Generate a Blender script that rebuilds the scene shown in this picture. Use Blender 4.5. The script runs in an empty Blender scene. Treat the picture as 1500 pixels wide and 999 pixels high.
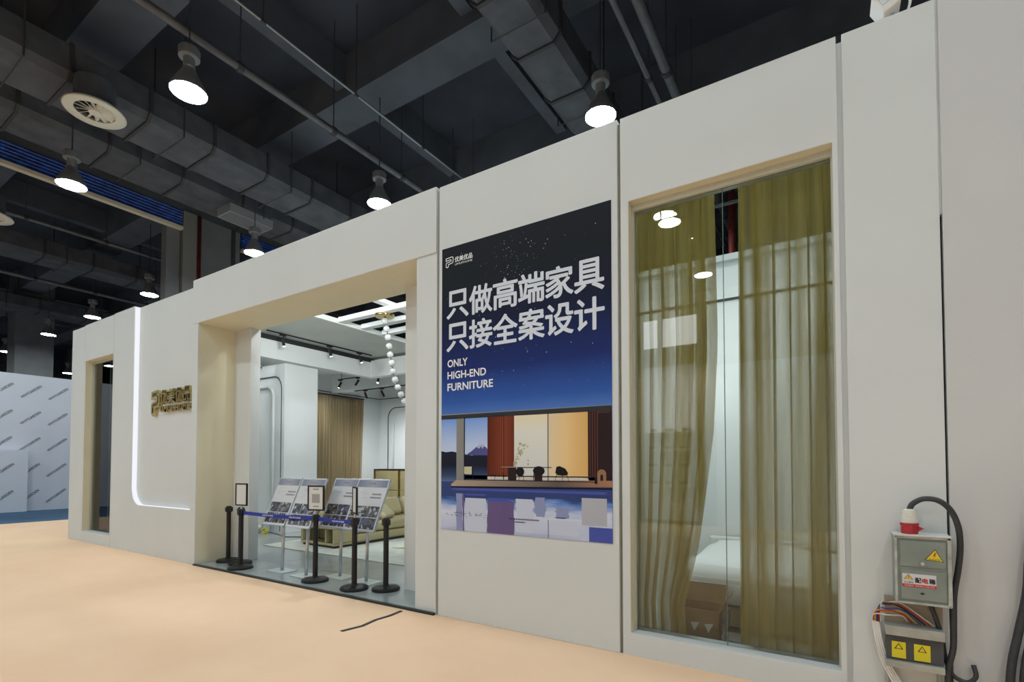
import bpy, bmesh, math, random
from mathutils import Vector, Matrix
random.seed(7)
S = bpy.context.scene
COL = S.collection
R = math.radians

# ------------------------------------------------------------------ camera
cam_d = bpy.data.cameras.new('camera'); cam = bpy.data.objects.new('camera', cam_d); COL.objects.link(cam)
cam.location = (0, 0, 1.5); cam.rotation_euler = (R(90 + 1.606), 0, R(32.17))
cam_d.sensor_width = 36; cam_d.lens = 732.5 / 1500 * 36; cam_d.shift_y = 0.10823
cam_d.clip_start = 0.05; cam_d.clip_end = 300
S.camera = cam
# ------------------------------------------------------------------ world, exposure
w = bpy.data.worlds.new('world'); S.world = w; w.use_nodes = True
w.node_tree.nodes['Background'].inputs[0].default_value = (0.02, 0.022, 0.026, 1)
w.node_tree.nodes['Background'].inputs[1].default_value = 1.0
S.view_settings.view_transform = 'Standard'; S.view_settings.look = 'None'
S.view_settings.gamma = 1.0; S.view_settings.exposure = 0.2
S.view_settings.use_curve_mapping = False
LAMP_EMIT = 120.0       # hall high-bay lamp lens
SPOT_W = 150.0          # booth track spotlights

# ------------------------------------------------------------------ materials
MATS = {}
def mat(name, c, rough=.6, metal=0., var=0., vscale=4., bump=0., bscale=60., spec=.5, coat=0., c2=None):
    if name in MATS: return MATS[name]
    m = bpy.data.materials.new(name); m.use_nodes = True; nt = m.node_tree; b = nt.nodes['Principled BSDF']
    b.inputs['Base Color'].default_value = (*c, 1); b.inputs['Roughness'].default_value = rough
    b.inputs['Metallic'].default_value = metal; b.inputs['Specular IOR Level'].default_value = spec
    b.inputs['Coat Weight'].default_value = coat
    tc = nt.nodes.new('ShaderNodeTexCoord')
    if var or c2:
        n = nt.nodes.new('ShaderNodeTexNoise'); n.inputs['Scale'].default_value = vscale; n.inputs['Detail'].default_value = 5
        nt.links.new(tc.outputs['Object'], n.inputs['Vector'])
        r = nt.nodes.new('ShaderNodeValToRGB')
        lo = [max(0, x * (1 - var)) for x in c]; hi = c2 if c2 else [min(1, x * (1 + var)) for x in c]
        r.color_ramp.elements[0].position = .3; r.color_ramp.elements[1].position = .7
        r.color_ramp.elements[0].color = (*lo, 1); r.color_ramp.elements[1].color = (*hi, 1)
        nt.links.new(n.outputs['Fac'], r.inputs['Fac']); nt.links.new(r.outputs['Color'], b.inputs['Base Color'])
    if bump:
        n = nt.nodes.new('ShaderNodeTexNoise'); n.inputs['Scale'].default_value = bscale; n.inputs['Detail'].default_value = 3
        nt.links.new(tc.outputs['Object'], n.inputs['Vector'])
        bm_ = nt.nodes.new('ShaderNodeBump'); bm_.inputs['Strength'].default_value = bump; bm_.inputs['Distance'].default_value = .01
        nt.links.new(n.outputs['Fac'], bm_.inputs['Height']); nt.links.new(bm_.outputs['Normal'], b.inputs['Normal'])
    MATS[name] = m
    return m
def emit(name, c, s):
    if name in MATS: return MATS[name]
    m = bpy.data.materials.new(name); m.use_nodes = True; nt = m.node_tree
    nt.nodes.remove(nt.nodes['Principled BSDF']); e = nt.nodes.new('ShaderNodeEmission')
    e.inputs[0].default_value = (*c, 1); e.inputs[1].default_value = s
    nt.links.new(e.outputs[0], nt.nodes['Material Output'].inputs[0]); MATS[name] = m
    return m
def glass_mat():
    m = bpy.data.materials.new('window_glass'); m.use_nodes = True; nt = m.node_tree
    nt.nodes.remove(nt.nodes['Principled BSDF'])
    t = nt.nodes.new('ShaderNodeBsdfTransparent'); t.inputs[0].default_value = (.95, .98, .96, 1)
    g = nt.nodes.new('ShaderNodeBsdfGlossy'); g.inputs['Roughness'].default_value = 0.0
    f = nt.nodes.new('ShaderNodeFresnel'); f.inputs[0].default_value = 1.52
    x = nt.nodes.new('ShaderNodeMixShader')
    nt.links.new(f.outputs[0], x.inputs[0]); nt.links.new(t.outputs[0], x.inputs[1]); nt.links.new(g.outputs[0], x.inputs[2])
    nt.links.new(x.outputs[0], nt.nodes['Material Output'].inputs[0]); return m
def sheer_mat(name, c, cover):
    m = bpy.data.materials.new(name); m.use_nodes = True; nt = m.node_tree
    nt.nodes.remove(nt.nodes['Principled BSDF'])
    t = nt.nodes.new('ShaderNodeBsdfTransparent')
    d = nt.nodes.new('ShaderNodeBsdfDiffuse'); l = nt.nodes.new('ShaderNodeBsdfTranslucent')
    tc = nt.nodes.new('ShaderNodeTexCoord'); n = nt.nodes.new('ShaderNodeTexNoise'); n.inputs['Scale'].default_value = 3
    mp = nt.nodes.new('ShaderNodeMapping'); mp.inputs['Scale'].default_value = (30, 30, .6)
    nt.links.new(tc.outputs['Object'], mp.inputs[0]); nt.links.new(mp.outputs[0], n.inputs['Vector'])
    r = nt.nodes.new('ShaderNodeValToRGB')
    r.color_ramp.elements[0].color = (*[x * .8 for x in c], 1); r.color_ramp.elements[1].color = (*[x * 1.15 for x in c], 1)
    nt.links.new(n.outputs['Fac'], r.inputs[0])
    for s in (d, l): nt.links.new(r.outputs[0], s.inputs[0])
    x = nt.nodes.new('ShaderNodeMixShader'); x.inputs[0].default_value = .45
    nt.links.new(d.outputs[0], x.inputs[1]); nt.links.new(l.outputs[0], x.inputs[2])
    y = nt.nodes.new('ShaderNodeMixShader')
    n2 = nt.nodes.new('ShaderNodeTexNoise'); n2.inputs['Scale'].default_value = 1; n2.inputs['Detail'].default_value = 1
    m2 = nt.nodes.new('ShaderNodeMapping'); m2.inputs['Scale'].default_value = (11, 2, .25)      # bunched and stretched cloth
    nt.links.new(tc.outputs['Object'], m2.inputs[0]); nt.links.new(m2.outputs[0], n2.inputs['Vector'])
    mr = nt.nodes.new('ShaderNodeMapRange'); mr.inputs[1].default_value = .36; mr.inputs[2].default_value = .64
    mr.inputs[3].default_value = cover-.26; mr.inputs[4].default_value = min(.98, cover+.16)
    nt.links.new(n2.outputs['Fac'], mr.inputs[0]); nt.links.new(mr.outputs[0], y.inputs[0])
    nt.links.new(t.outputs[0], y.inputs[1]); nt.links.new(x.outputs[0], y.inputs[2])
    nt.links.new(y.outputs[0], nt.nodes['Material Output'].inputs[0]); return m
def zramp(name, stops, z0, z1, rough=.4, noise=0.):
    """print whose colour runs along object Z (a printed gradient)"""
    m = bpy.data.materials.new(name); m.use_nodes = True; nt = m.node_tree; b = nt.nodes['Principled BSDF']
    b.inputs['Roughness'].default_value = max(rough, .65); b.inputs['Specular IOR Level'].default_value = .15
    tc = nt.nodes.new('ShaderNodeTexCoord'); sp = nt.nodes.new('ShaderNodeSeparateXYZ'); nt.links.new(tc.outputs['Object'], sp.inputs[0])
    mr = nt.nodes.new('ShaderNodeMapRange'); mr.inputs[1].default_value = z0; mr.inputs[2].default_value = z1
    src = sp.outputs['Z']
    if noise:
        n = nt.nodes.new('ShaderNodeTexNoise'); n.inputs['Scale'].default_value = 1.0; n.inputs['Detail'].default_value = 6
        mp = nt.nodes.new('ShaderNodeMapping'); mp.inputs['Scale'].default_value = (2.2, 1, 14 if noise > .1 else 3)
        nt.links.new(tc.outputs['Object'], mp.inputs[0]); nt.links.new(mp.outputs[0], n.inputs['Vector'])
        ma = nt.nodes.new('ShaderNodeMath'); ma.operation = 'MULTIPLY_ADD'; ma.inputs[1].default_value = noise; 
        nt.links.new(n.outputs['Fac'], ma.inputs[0]); nt.links.new(src, ma.inputs[2]); src = ma.outputs[0]
    nt.links.new(src, mr.inputs[0])
    r = nt.nodes.new('ShaderNodeValToRGB'); el = r.color_ramp.elements
    while len(el) < len(stops): el.new(.5)
    g = 1.28 if name.startswith('poster_') and name != 'poster_night_sky' else 1.0
    for e, (p, c) in zip(el, stops): e.position = p; e.color = (*[min(.9, q*g) for q in c], 1)
    nt.links.new(mr.outputs[0], r.inputs[0]); nt.links.new(r.outputs[0], b.inputs['Base Color'])
    MATS[name] = m; return m
def xramp(name, stops, x0, x1, rough=.4):
    m = zramp(name, stops, x0, x1, rough); nt = m.node_tree
    sp = [n for n in nt.nodes if n.type == 'SEPXYZ'][0]; mr = [n for n in nt.nodes if n.type == 'MAP_RANGE'][0]
    nt.links.new(sp.outputs['X'], mr.inputs[0]); return m

# ------------------------------------------------------------------ mesh helpers
class MB:
    def __init__(s): s.v = []; s.f = []; s.mi = []; s.cur = 0
    def add(s, vs, fs):
        o = len(s.v); s.v += [tuple(p) for p in vs]; s.f += [tuple(i + o for i in f) for f in fs]; s.mi += [s.cur] * len(fs); return s
    def box(s, x0, x1, y0, y1, z0, z1):
        return s.add([(x0,y0,z0),(x1,y0,z0),(x1,y1,z0),(x0,y1,z0),(x0,y0,z1),(x1,y0,z1),(x1,y1,z1),(x0,y1,z1)],
                     [(0,3,2,1),(4,5,6,7),(0,1,5,4),(1,2,6,5),(2,3,7,6),(3,0,4,7)])
    def prism(s, poly, a0, a1, axis='y'):
        """poly: list of (u,v); extruded along axis. y: (x,z); z: (x,y); x: (y,z)"""
        n = len(poly)
        def p(u, v, a): return {'y': (u, a, v), 'z': (u, v, a), 'x': (a, u, v)}[axis]
        vs = [p(u, v, a0) for u, v in poly] + [p(u, v, a1) for u, v in poly]
        fs = [tuple(range(n)), tuple(range(2*n-1, n-1, -1))] + [(i, i+n, (i+1) % n + n, (i+1) % n) for i in range(n)]
        return s.add(vs, fs)
    def tube(s, pts, r, seg=8, closed=False, caps=True):
        pts = [Vector(p) for p in pts]; n = len(pts); rings = []; up = None
        for i, p in enumerate(pts):
            if closed: t = pts[(i+1) % n] - pts[i-1]
            else: t = pts[min(i+1, n-1)] - pts[max(i-1, 0)]
            t.normalize()
            if up is None: up = Vector((0,0,1)) if abs(t.z) < .9 else Vector((1,0,0))
            a = up - t * up.dot(t)
            if a.length < 1e-5: a = t.orthogonal()
            a.normalize(); b = t.cross(a); up = a
            rr = r[i] if isinstance(r, (list, tuple)) else r
            rings.append([p + a*math.cos(2*math.pi*k/seg)*rr + b*math.sin(2*math.pi*k/seg)*rr for k in range(seg)])
        vs = [q for g in rings for q in g]; fs = []
        for i in range(n if closed else n-1):
            j = (i+1) % n
            for k in range(seg): fs.append((i*seg+k, i*seg+(k+1) % seg, j*seg+(k+1) % seg, j*seg+k))
        if not closed and caps: fs += [tuple(range(seg-1, -1, -1)), tuple(range((n-1)*seg, n*seg))]
        return s.add(vs, fs)
    def lathe(s, prof, c=(0,0,0), seg=24, cap=True):
        """prof: (r,z) list, around Z"""
        vs = []; fs = []; n = len(prof)
        for r, z in prof:
            for k in range(seg): a = 2*math.pi*k/seg; vs.append((c[0]+r*math.cos(a), c[1]+r*math.sin(a), c[2]+z))
        for i in range(n-1):
            for k in range(seg): fs.append((i*seg+k, i*seg+(k+1) % seg, (i+1)*seg+(k+1) % seg, (i+1)*seg+k))
        if cap: fs += [tuple(range(seg-1, -1, -1)), tuple(range((n-1)*seg, n*seg))]
        return s.add(vs, fs)
    def sphere(s, c, r, seg=12, rings=8, sc=(1,1,1)):
        vs = [(c[0], c[1], c[2]-r*sc[2])]; fs = []
        for i in range(1, rings):
            t = math.pi*i/rings
            for k in range(seg):
                a = 2*math.pi*k/seg
                vs.append((c[0]+r*sc[0]*math.sin(t)*math.cos(a), c[1]+r*sc[1]*math.sin(t)*math.sin(a), c[2]-r*sc[2]*math.cos(t)))
        vs.append((c[0], c[1], c[2]+r*sc[2])); L = len(vs)-1
        for k in range(seg):
            fs.append((0, 1+(k+1) % seg, 1+k)); fs.append((L, L-seg+k, L-seg+(k+1) % seg))
            for i in range(rings-2): o = 1+i*seg; fs.append((o+k, o+(k+1) % seg, o+seg+(k+1) % seg, o+seg+k))
        return s.add(vs, fs)
    def quad(s, a, b, c, d): return s.add([a, b, c, d], [(0,1,2,3)])
    def poly(s, pts, y): return s.add([(u, y, v) for u, v in pts], [tuple(range(len(pts)))])
    def rect(s, x0, x1, z0, z1, y): return s.add([(x0,y,z0),(x1,y,z0),(x1,y,z1),(x0,y,z1)], [(0,1,2,3)])
    def rot(s, ang, axis='Z', c=(0,0,0), start=0):
        M = Matrix.Translation(c) @ Matrix.Rotation(ang, 4, axis) @ Matrix.Translation([-x for x in c])
        s.v[start:] = [tuple(M @ Vector(p)) for p in s.v[start:]]; return s
    def build(s, name, m, parent=None, smooth=False, bevel=0., seg=2, off=None):
        o_ = Vector(off) if off is not None else (Vector(parent_world(parent)) if parent else Vector((0,0,0)))
        me = bpy.data.meshes.new(name); me.from_pydata([tuple(Vector(p) - o_) for p in s.v], [], s.f)
        for mm in (m if isinstance(m, (list, tuple)) else [m]): me.materials.append(mm)
        if isinstance(m, (list, tuple)): me.polygons.foreach_set('material_index', s.mi)
        if smooth: me.polygons.foreach_set('use_smooth', [True]*len(me.polygons))
        bm = bmesh.new(); bm.from_mesh(me); bmesh.ops.recalc_face_normals(bm, faces=bm.faces); bm.to_mesh(me); bm.free()
        me.update()
        o = bpy.data.objects.new(name, me); COL.objects.link(o)
        if parent: o.parent = parent
        if bevel:
            b = o.modifiers.new('bevel', 'BEVEL'); b.width = bevel; b.segments = seg; b.limit_method = 'ANGLE'
        if smooth and bevel:
            pass
        return o
def parent_world(p):
    v = Vector((0,0,0))
    while p is not None: v += p.location; p = p.parent
    return v
def tag(o, label=None, cat=None, group=None, kind=None):
    if label: o['label'] = label
    if cat: o['category'] = cat
    if group: o['group'] = group
    if kind: o['kind'] = kind
    return o
def empty(name, loc=(0,0,0), label=None, cat=None, group=None, kind=None):
    o = bpy.data.objects.new(name, None); COL.objects.link(o); o.location = loc; o.empty_display_size = .1
    return tag(o, label, cat, group, kind)
def copy_tree(o, parent=None):
    c = o.copy(); COL.objects.link(c); c.parent = parent
    for ch in list(o.children): copy_tree(ch, c)
    return c
TXT = {}
def text_geo(s, bold=0., ext=0.):
    k = (s, bold, ext)
    if k in TXT: return TXT[k]
    cu = bpy.data.curves.new('lettering', 'FONT'); cu.body = s; cu.offset = bold; cu.extrude = ext; cu.resolution_u = 3
    o = bpy.data.objects.new('lettering', cu); COL.objects.link(o)
    dg = bpy.context.evaluated_depsgraph_get(); me = bpy.data.meshes.new_from_object(o.evaluated_get(dg))
    vs = [tuple(v.co) for v in me.vertices]; fs = [tuple(p.vertices) for p in me.polygons]
    bpy.data.objects.remove(o); bpy.data.curves.remove(cu); bpy.data.meshes.remove(me)
    xs = [v[0] for v in vs]; ys = [v[1] for v in vs]; x0, x1, y0, y1 = min(xs), max(xs), min(ys), max(ys)
    vs = [((a-x0)/(x1-x0), (b-y0)/(y1-y0), c) for a, b, c in vs]
    TXT[k] = (vs, fs, (x1-x0)/(y1-y0)); return TXT[k]
def add_text(mb, s, o, u, v, n=(0,0,0), bold=0., ext=0., fat=0.):
    """text box with corner o and edge vectors u (baseline) and v (up); n = extrusion vector"""
    vs, fs, _ = text_geo(s, bold, ext); o, u, v, n = map(Vector, (o, u, v, n))
    e = ext if ext else 1
    mb.add([o + u*a + v*b + n*(c/e) for a, b, c in vs], fs)
    if fat:
        uu, vv = u.normalized(), v.normalized(); nn = uu.cross(vv)
        for k in range(8):
            sh = uu*math.cos(k*math.pi/4)*fat + vv*math.sin(k*math.pi/4)*fat + nn*(.00006*(k+1))
            mb.add([o + sh + u*a + v*b for a, b, c in vs], fs)
    return mb
def ttext(mb, s, x0, x1, z0, z1, y, bold=0., fat=0.): return add_text(mb, s, (x0, y, z0), (x1-x0, 0, 0), (0, 0, z1-z0), bold=bold, fat=fat)
def arc(cx, cy, r, a0, a1, n=8): return [(cx + r*math.cos(R(a0+(a1-a0)*i/n)), cy + r*math.sin(R(a0+(a1-a0)*i/n))) for i in range(n+1)]
def rrect(x0, x1, z0, z1, r, n=6):
    return arc(x1-r, z0+r, r, -90, 0, n) + arc(x1-r, z1-r, r, 0, 90, n) + arc(x0+r, z1-r, r, 90, 180, n) + arc(x0+r, z0+r, r, 180, 270, n)

# palette
M_FACADE = mat('facade_paint', (.685,.71,.71), .62, var=.02, vscale=1.2, bump=.04, bscale=90)
M_WHITE = mat('interior_white_paint', (.75,.78,.78), .6, var=.015, vscale=2)
M_NEIGH = mat('neighbour_grey_paint', (.63,.63,.635), .6, var=.03, vscale=1.5, bump=.05)
M_REVEAL = mat('cream_reveal', (.76,.71,.53), .6, var=.03, vscale=1.5)  # cream base colour of the doorway and window reveals
M_GROOVE = mat('groove_dark_olive', (.28,.27,.20), .8, var=.15, vscale=8)  # groove backing, darker and more olive than the facade
M_BLACKMETAL = mat('black_powder_coat', (.012,.012,.014), .45, spec=.4)
M_BLACKTRIM = mat('black_metal_trim', (.02,.022,.025), .5)
M_CEIL = mat('sprayed_dark_ceiling', (.036,.042,.058), .9, var=.25, vscale=.8, bump=.2, bscale=8)
M_BEAM = mat('dark_grey_concrete', (.088,.10,.125), .9, var=.2, vscale=1.0, bump=.15, bscale=12)
M_DUCT = mat('duct_insulation', (.085,.092,.108), .8, var=.25, vscale=2.5, bump=.5, bscale=3)
M_FLANGE = mat('duct_flange', (.045,.047,.052), .7)
M_COLUMN = mat('column_paint', (.17,.175,.18), .8, var=.12, vscale=1.5, bump=.1, bscale=10)
M_RED = mat('red_sprinkler_pipe', (.16,.018,.016), .5, var=.3, vscale=20)
M_GLASS = glass_mat()
M_SHEER = sheer_mat('olive_sheer_fabric', (.50,.395,.13), .84)
M_SHEER2 = sheer_mat('taupe_sheer_fabric', (.46,.36,.21), .86)
M_GOLD = mat('polished_gold_metal', (.62,.50,.22), .18, metal=1.)
M_LEATHER = mat('cream_leather', (.44,.38,.21), .42, var=.06, vscale=3, bump=.08, bscale=120)
M_TAN = mat('tan_leather', (.34,.29,.15), .45, var=.08, vscale=3)
M_STEEL = mat('satin_steel', (.62,.64,.66), .28, metal=.9)
M_WHITEPL = mat('white_plastic', (.8,.8,.78), .4)

# ================================================================== HALL
D = 3.89
# floor: peach exhibition carpet
def carpet_mat(name, a, b, dirt):
    m = bpy.data.materials.new(name); m.use_nodes = True; nt = m.node_tree; bs = nt.nodes['Principled BSDF']
    bs.inputs['Roughness'].default_value = .9; bs.inputs['Specular IOR Level'].default_value = .15
    tc = nt.nodes.new('ShaderNodeTexCoord')
    n1 = nt.nodes.new('ShaderNodeTexNoise'); n1.inputs['Scale'].default_value = .55; n1.inputs['Detail'].default_value = 6; n1.inputs['Roughness'].default_value = .62
    n2 = nt.nodes.new('ShaderNodeTexNoise'); n2.inputs['Scale'].default_value = 260; n2.inputs['Detail'].default_value = 2
    n3 = nt.nodes.new('ShaderNodeTexNoise'); n3.inputs['Scale'].default_value = 9; n3.inputs['Detail'].default_value = 2
    for n in (n1, n2, n3): nt.links.new(tc.outputs['Object'], n.inputs['Vector'])
    r = nt.nodes.new('ShaderNodeValToRGB'); r.color_ramp.elements[0].position = .35; r.color_ramp.elements[1].position = .65
    r.color_ramp.elements[0].color = (*a, 1); r.color_ramp.elements[1].color = (*b, 1); nt.links.new(n1.outputs['Fac'], r.inputs[0])
    r2 = nt.nodes.new('ShaderNodeValToRGB'); r2.color_ramp.elements[0].position = .70; r2.color_ramp.elements[1].position = .80
    r2.color_ramp.elements[0].color = (0,0,0,1); r2.color_ramp.elements[1].color = (.35,.35,.35,1); nt.links.new(n3.outputs['Fac'], r2.inputs[0])
    mx = nt.nodes.new('ShaderNodeMixRGB'); mx.inputs[2].default_value = (*dirt, 1)
    nt.links.new(r2.outputs[0], mx.inputs[0]); nt.links.new(r.outputs[0], mx.inputs[1]); nt.links.new(mx.outputs[0], bs.inputs['Base Color'])
    bp = nt.nodes.new('ShaderNodeBump'); bp.inputs['Strength'].default_value = .25; bp.inputs['Distance'].default_value = .004
    nt.links.new(n2.outputs['Fac'], bp.inputs['Height']); nt.links.new(bp.outputs[0], bs.inputs['Normal'])
    return m
M_CARPET = carpet_mat('peach_carpet', (.78,.53,.345), (.84,.585,.40), (.72,.50,.33))
M_BLUECARP = carpet_mat('blue_carpet', (.05,.10,.17), (.07,.13,.21), (.04,.08,.13))
tag(MB().box(-60, 25, -35, 40, -.3, -.02).build('floor', mat('hall_concrete', (.25,.25,.24), .6, var=.1)), kind='structure')
tag(MB().box(-18.0, 12, -6.0, D+.02, -.02, 0).build('floor_aisle', M_CARPET), 'peach exhibition carpet covering the aisle in front of the booth', 'carpet', kind='structure')
tag(MB().box(-22.6, -18.004, -14.0, 14, -.02, 0.0).build('floor_blue_carpet', M_BLUECARP), kind='structure')
tag(MB().box(-18.0, -13.3, D+.024, 14, -.02, -.001).build('floor_side_aisle', M_CARPET), kind='structure')
# hall shell
tag(MB().box(-60, 25, -35, 40, 11.0, 11.3).build('ceiling', M_CEIL), kind='structure')
M_HWALL = mat('hall_wall_paint', (.14,.145,.15), .85, var=.1, vscale=.5)
tag(MB().box(-60.3, -60, -35, 40, -.02, 11).build('wall_hall_left', M_HWALL), kind='structure')
tag(MB().box(25, 25.3, -35, 40, -.02, 11).build('wall_hall_right', M_HWALL), kind='structure')
tag(MB().box(-60, 25, 40, 40.3, -.02, 11).build('wall_hall_back', M_HWALL), kind='structure')
tag(MB().box(-60, 25, -35.3, -35, -.02, 11).build('wall_hall_front', M_HWALL), kind='structure')
# ceiling beams running along X (one over each row of lamps) and along Y
for y in (-16.6, -12.6, -8.6, -4.6, -.55, 3.52, 7.52, 11.6, 15.7, 19.8, 23.9, 28.0):
    tag(MB().box(-60, 25, y, y+.9, 10.0, 11.0).build('ceiling_beam', M_BEAM), kind='structure')
for x in (-46, -40.5, -34.5, -28.5, -22.9, -9.55, -5.9, 2.2, 8.2):
    tag(MB().box(x, x+.28, -35, 40, 10.25, 11.0).build('ceiling_rib', M_BEAM), kind='structure')

# ducts along Y
def duct(x0, x1, z0, z1, y0, y1, step, label, ch=.0):
    e = empty('air_duct', ((x0+x1)/2, y0, z1), label, 'air duct')
    c = min(.12, (x1-x0)*.15)
    prof = [(x0+c, z0), (x1-c, z0), (x1, z0+c), (x1, z1), (x0, z1), (x0, z0+c)]
    y = y0; k = 0
    while y < y1 - .01:
        ye = min(y+step, y1); MB().prism(prof, y+.03, ye-.03).build('duct_section', M_DUCT, e)
        g = .035; pr = [(x0+c-g*.4, z0-g), (x1-c+g*.4, z0-g), (x1+g, z0+c-g*.4), (x1+g, z1+g), (x0-g, z1+g), (x0-g, z0+c-g*.4)]
        MB().prism(pr, ye-.03, ye+.03).build('flange', M_FLANGE, e)
        y += step; k += 1
    yy = y0+.6
    while yy < y1:
        MB().tube([(x0-.05,yy,11),(x0-.05,yy,z0-.055),(x1+.05,yy,z0-.055),(x1+.05,yy,11)], .016, 6).build('hanger', M_FLANGE, e)
        yy += step*2
    return e
duct(-12.75, -11.45, 8.5, 9.1, -8, 30, 1.25, 'wide wrapped air duct above the aisle, beside the round ceiling vent')
duct(-4.5, -3.6, 8.5, 9.1, -6, 30, 1.2, 'narrower wrapped air duct above the poster panel, with dark joints')
duct(-15.6, -14.3, 9.0, 9.8, -8, 30, 1.6, 'deep wrapped air duct next to the blue shutter')
duct(-24.6, -23.3, 8.9, 9.5, -8, 30, 1.4, 'air duct beyond the blue shutter, far left')
duct(-33.6, -32.3, 9.0, 9.6, -8, 30, 1.8, 'air duct far beyond the shutter, above the distant column')
def pipe(x, z, r, y0, y1, label, m, step=2.0):
    e = empty('ceiling_pipe', (x, y0, z), label, 'pipe')
    MB().tube([(x, y0, z), (x, y1, z)], r, 10).build('pipe_run', m, e, smooth=True)
    y = y0+.8
    while y < y1:
        MB().tube([(x, y-.05, z), (x, y+.05, z)], r*1.25, 10).build('coupling', M_FLANGE, e); MB().box(x-.008, x+.008, y-.008, y+.008, z, 11).build('drop_rod', M_FLANGE, e); y += step
M_PIPE = mat('dark_grey_pipe', (.12,.125,.14), .5, metal=.3, var=.15)
M_PIPEL = mat('galvanised_conduit', (.34,.36,.40), .35, metal=.7)
pipe(-8.75, 8.6, .07, -6, 30, 'dark grey sprinkler main running above the entrance', M_PIPE)
pipe(-8.05, 9.1, .022, -6, 30, 'thin shiny conduit under the ceiling above the entrance', M_PIPEL)
pipe(-2.62, 8.5, .05, -6, 30, 'slim pipe above the booth, left of the pair beside the narrow duct', M_PIPE)
pipe(-2.30, 8.5, .085, -6, 30, 'thicker pipe above the booth, right of the pair beside the narrow duct', M_PIPE)
pipe(-20.4, 9.0, .06, -6, 30, 'pipe beyond the blue shutter on the left', M_PIPE)
pipe(-27.5, 9.2, .08, -6, 30, 'dark pipe far beyond the blue shutter', M_PIPE)

# round swirl diffusers under the wide duct
def diffuser(x, y, z, label):
    e = empty('ceiling_vent', (x, y, z), label, 'air vent')
    mr = mat('vent_cream_enamel', (.72,.70,.60), .45)
    MB().lathe([(.30,0.02),(.45,0.0),(.47,.02),(.45,.06),(.32,.10),(.30,.02)], (x,y,z), 40, cap=False).build('rim', mr, e, smooth=True)
    MB().lathe([(.005,.0),(.09,.0),(.10,.02),(.10,.10)], (x,y,z), 20).build('hub', mr, e)
    MB().lathe([(.31,.10),(.31,z and .55)], (x,y,z), 32).build('neck', M_DUCT, e)
    for k in range(14):
        a = 2*math.pi*k/14; m = MB(); m.box(.09, .31, -.004, .004, 0.015, .09); m.rot(R(50), 'X', (.2,0,.05)); m.rot(a)
        m.v = [(p[0]+x, p[1]+y, p[2]+z) for p in m.v]; m.build('blade', mr, e)
    MB().lathe([(.005,.095),(.31,.095)], (x,y,z), 24, cap=False).build('dark_back', M_FLANGE, e)
diffuser(-11.3, 3.55, 7.98, 'round cream swirl vent hanging below the wide air duct')
diffuser(-17.6, 3.45, 7.7, 'round ceiling vent cut off at the left picture edge')

# blue fire shutter in the plane X = -16.8, its housing beam and columns
XS = -16.8
M_BLUE = mat('blue_shutter_sheet', (.010,.045,.30), .35, var=.5, vscale=6, bump=.6, bscale=9, c2=(.02,.10,.5))
M_CREAMBAR = mat('cream_bottom_bar', (.66,.60,.46), .5)
tag(MB().box(XS-.6, XS, -35, 40, 9.42, 11).build('wall_lintel', mat('fascia_concrete', (.075,.08,.088), .9, var=.2, vscale=.7)), kind='structure')
def shutter(y0, y1, label):
    e = empty('fire_shutter', (XS, (y0+y1)/2, 8.8), label, 'shutter')
    n = 6
    for i in range(n):
        z0 = 8.90+i*(.52/n); m = MB()
        prof = [(XS-.03, z0), (XS+.025, z0+.01), (XS+.05, z0+.04), (XS+.025, z0+.52/n-.006), (XS-.03, z0+.52/n-.004)]
        m.prism(prof, y0, y1).build('slat', M_BLUE, e)
    MB().box(XS-.08, XS+.09, y0, y1, 8.80, 8.895).build('bottom_bar', M_CREAMBAR, e)
shutter(-2, 7.5, 'blue rolled fire shutter with cream bottom bar, left of the grey column')
shutter(9.35, 16, 'blue fire shutter glimpsed right of the grey column above the booth wall')
c = empty('hall_column', (XS-.3, 8.5, -.02), 'large grey concrete column with red pipe behind the left end of the booth', 'column')
MB().box(XS-.9, XS+.02, 8.0, 9.3, -.02, 9.42).build('shaft', M_COLUMN, c, bevel=.02)
MB().box(XS-.5, XS+.05, 7.52, 7.93, -.02, 9.42).build('guide_rail', mat('rail_housing', (.20,.20,.18), .7), c)
MB().box(XS-.42, XS-.1, 7.12, 7.5, -.02, 9.42).build('side_pier', M_COLUMN, c)
MB().tube([(XS+.08, 7.97, 0), (XS+.08, 7.97, 9.4)], .055, 10).build('red_pipe', M_RED, c, smooth=True)
MB().box(XS+.03, XS+.07, 9.0, 9.12, 6.0, 9.4).build('conduit_tray', M_FLANGE, c)
e = empty('return_air_grille', (-14.6, 8.2, 8.76), 'grey wire return-air grille under the duct by the grey column', 'grille')
m_gr = mat('grille_grey', (.3,.32,.33), .5)
for i in range(9): MB().box(-14.9+i*.07, -14.88+i*.07, 7.64, 8.86, 8.77, 8.80).build('bar', m_gr, e)
for q in ((-14.95,-14.91,7.6,8.9), (-14.29,-14.25,7.6,8.9), (-14.91,-14.29,7.6,7.64), (-14.91,-14.29,8.86,8.9)): MB().box(*q, 8.76, 9.0).build('frame_side', m_gr, e)
def column(x0, x1, y0, y1, z1, label):
    e = empty('hall_column', ((x0+x1)/2, (y0+y1)/2, -.02), label, 'column')
    MB().box(x0, x1, y0, y1, -.02, z1).build('shaft', M_COLUMN, e, bevel=.03); MB().box(x0-.02, x1+.02, y0-.02, y1+.02, -.02, .25).build('plinth', M_FLANGE, e)
    return e
column(-34.2, -33, 7.5, 8.95, 11, 'distant grey column above the white lettered wall')
column(-52.2, -51, 15, 16.4, 11, 'far column in the dark at the back of the hall')
c = column(-1.75, .49, 13.5, 14.7, 11.0, 'broad grey column rising behind the booth above the big window')
ttext(MB(), '2', -1.11, -.86, 7.27, 7.92, 13.494, .02).build('column_number', mat('red_sign_paint', (.28,.035,.02), .6), c)
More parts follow.
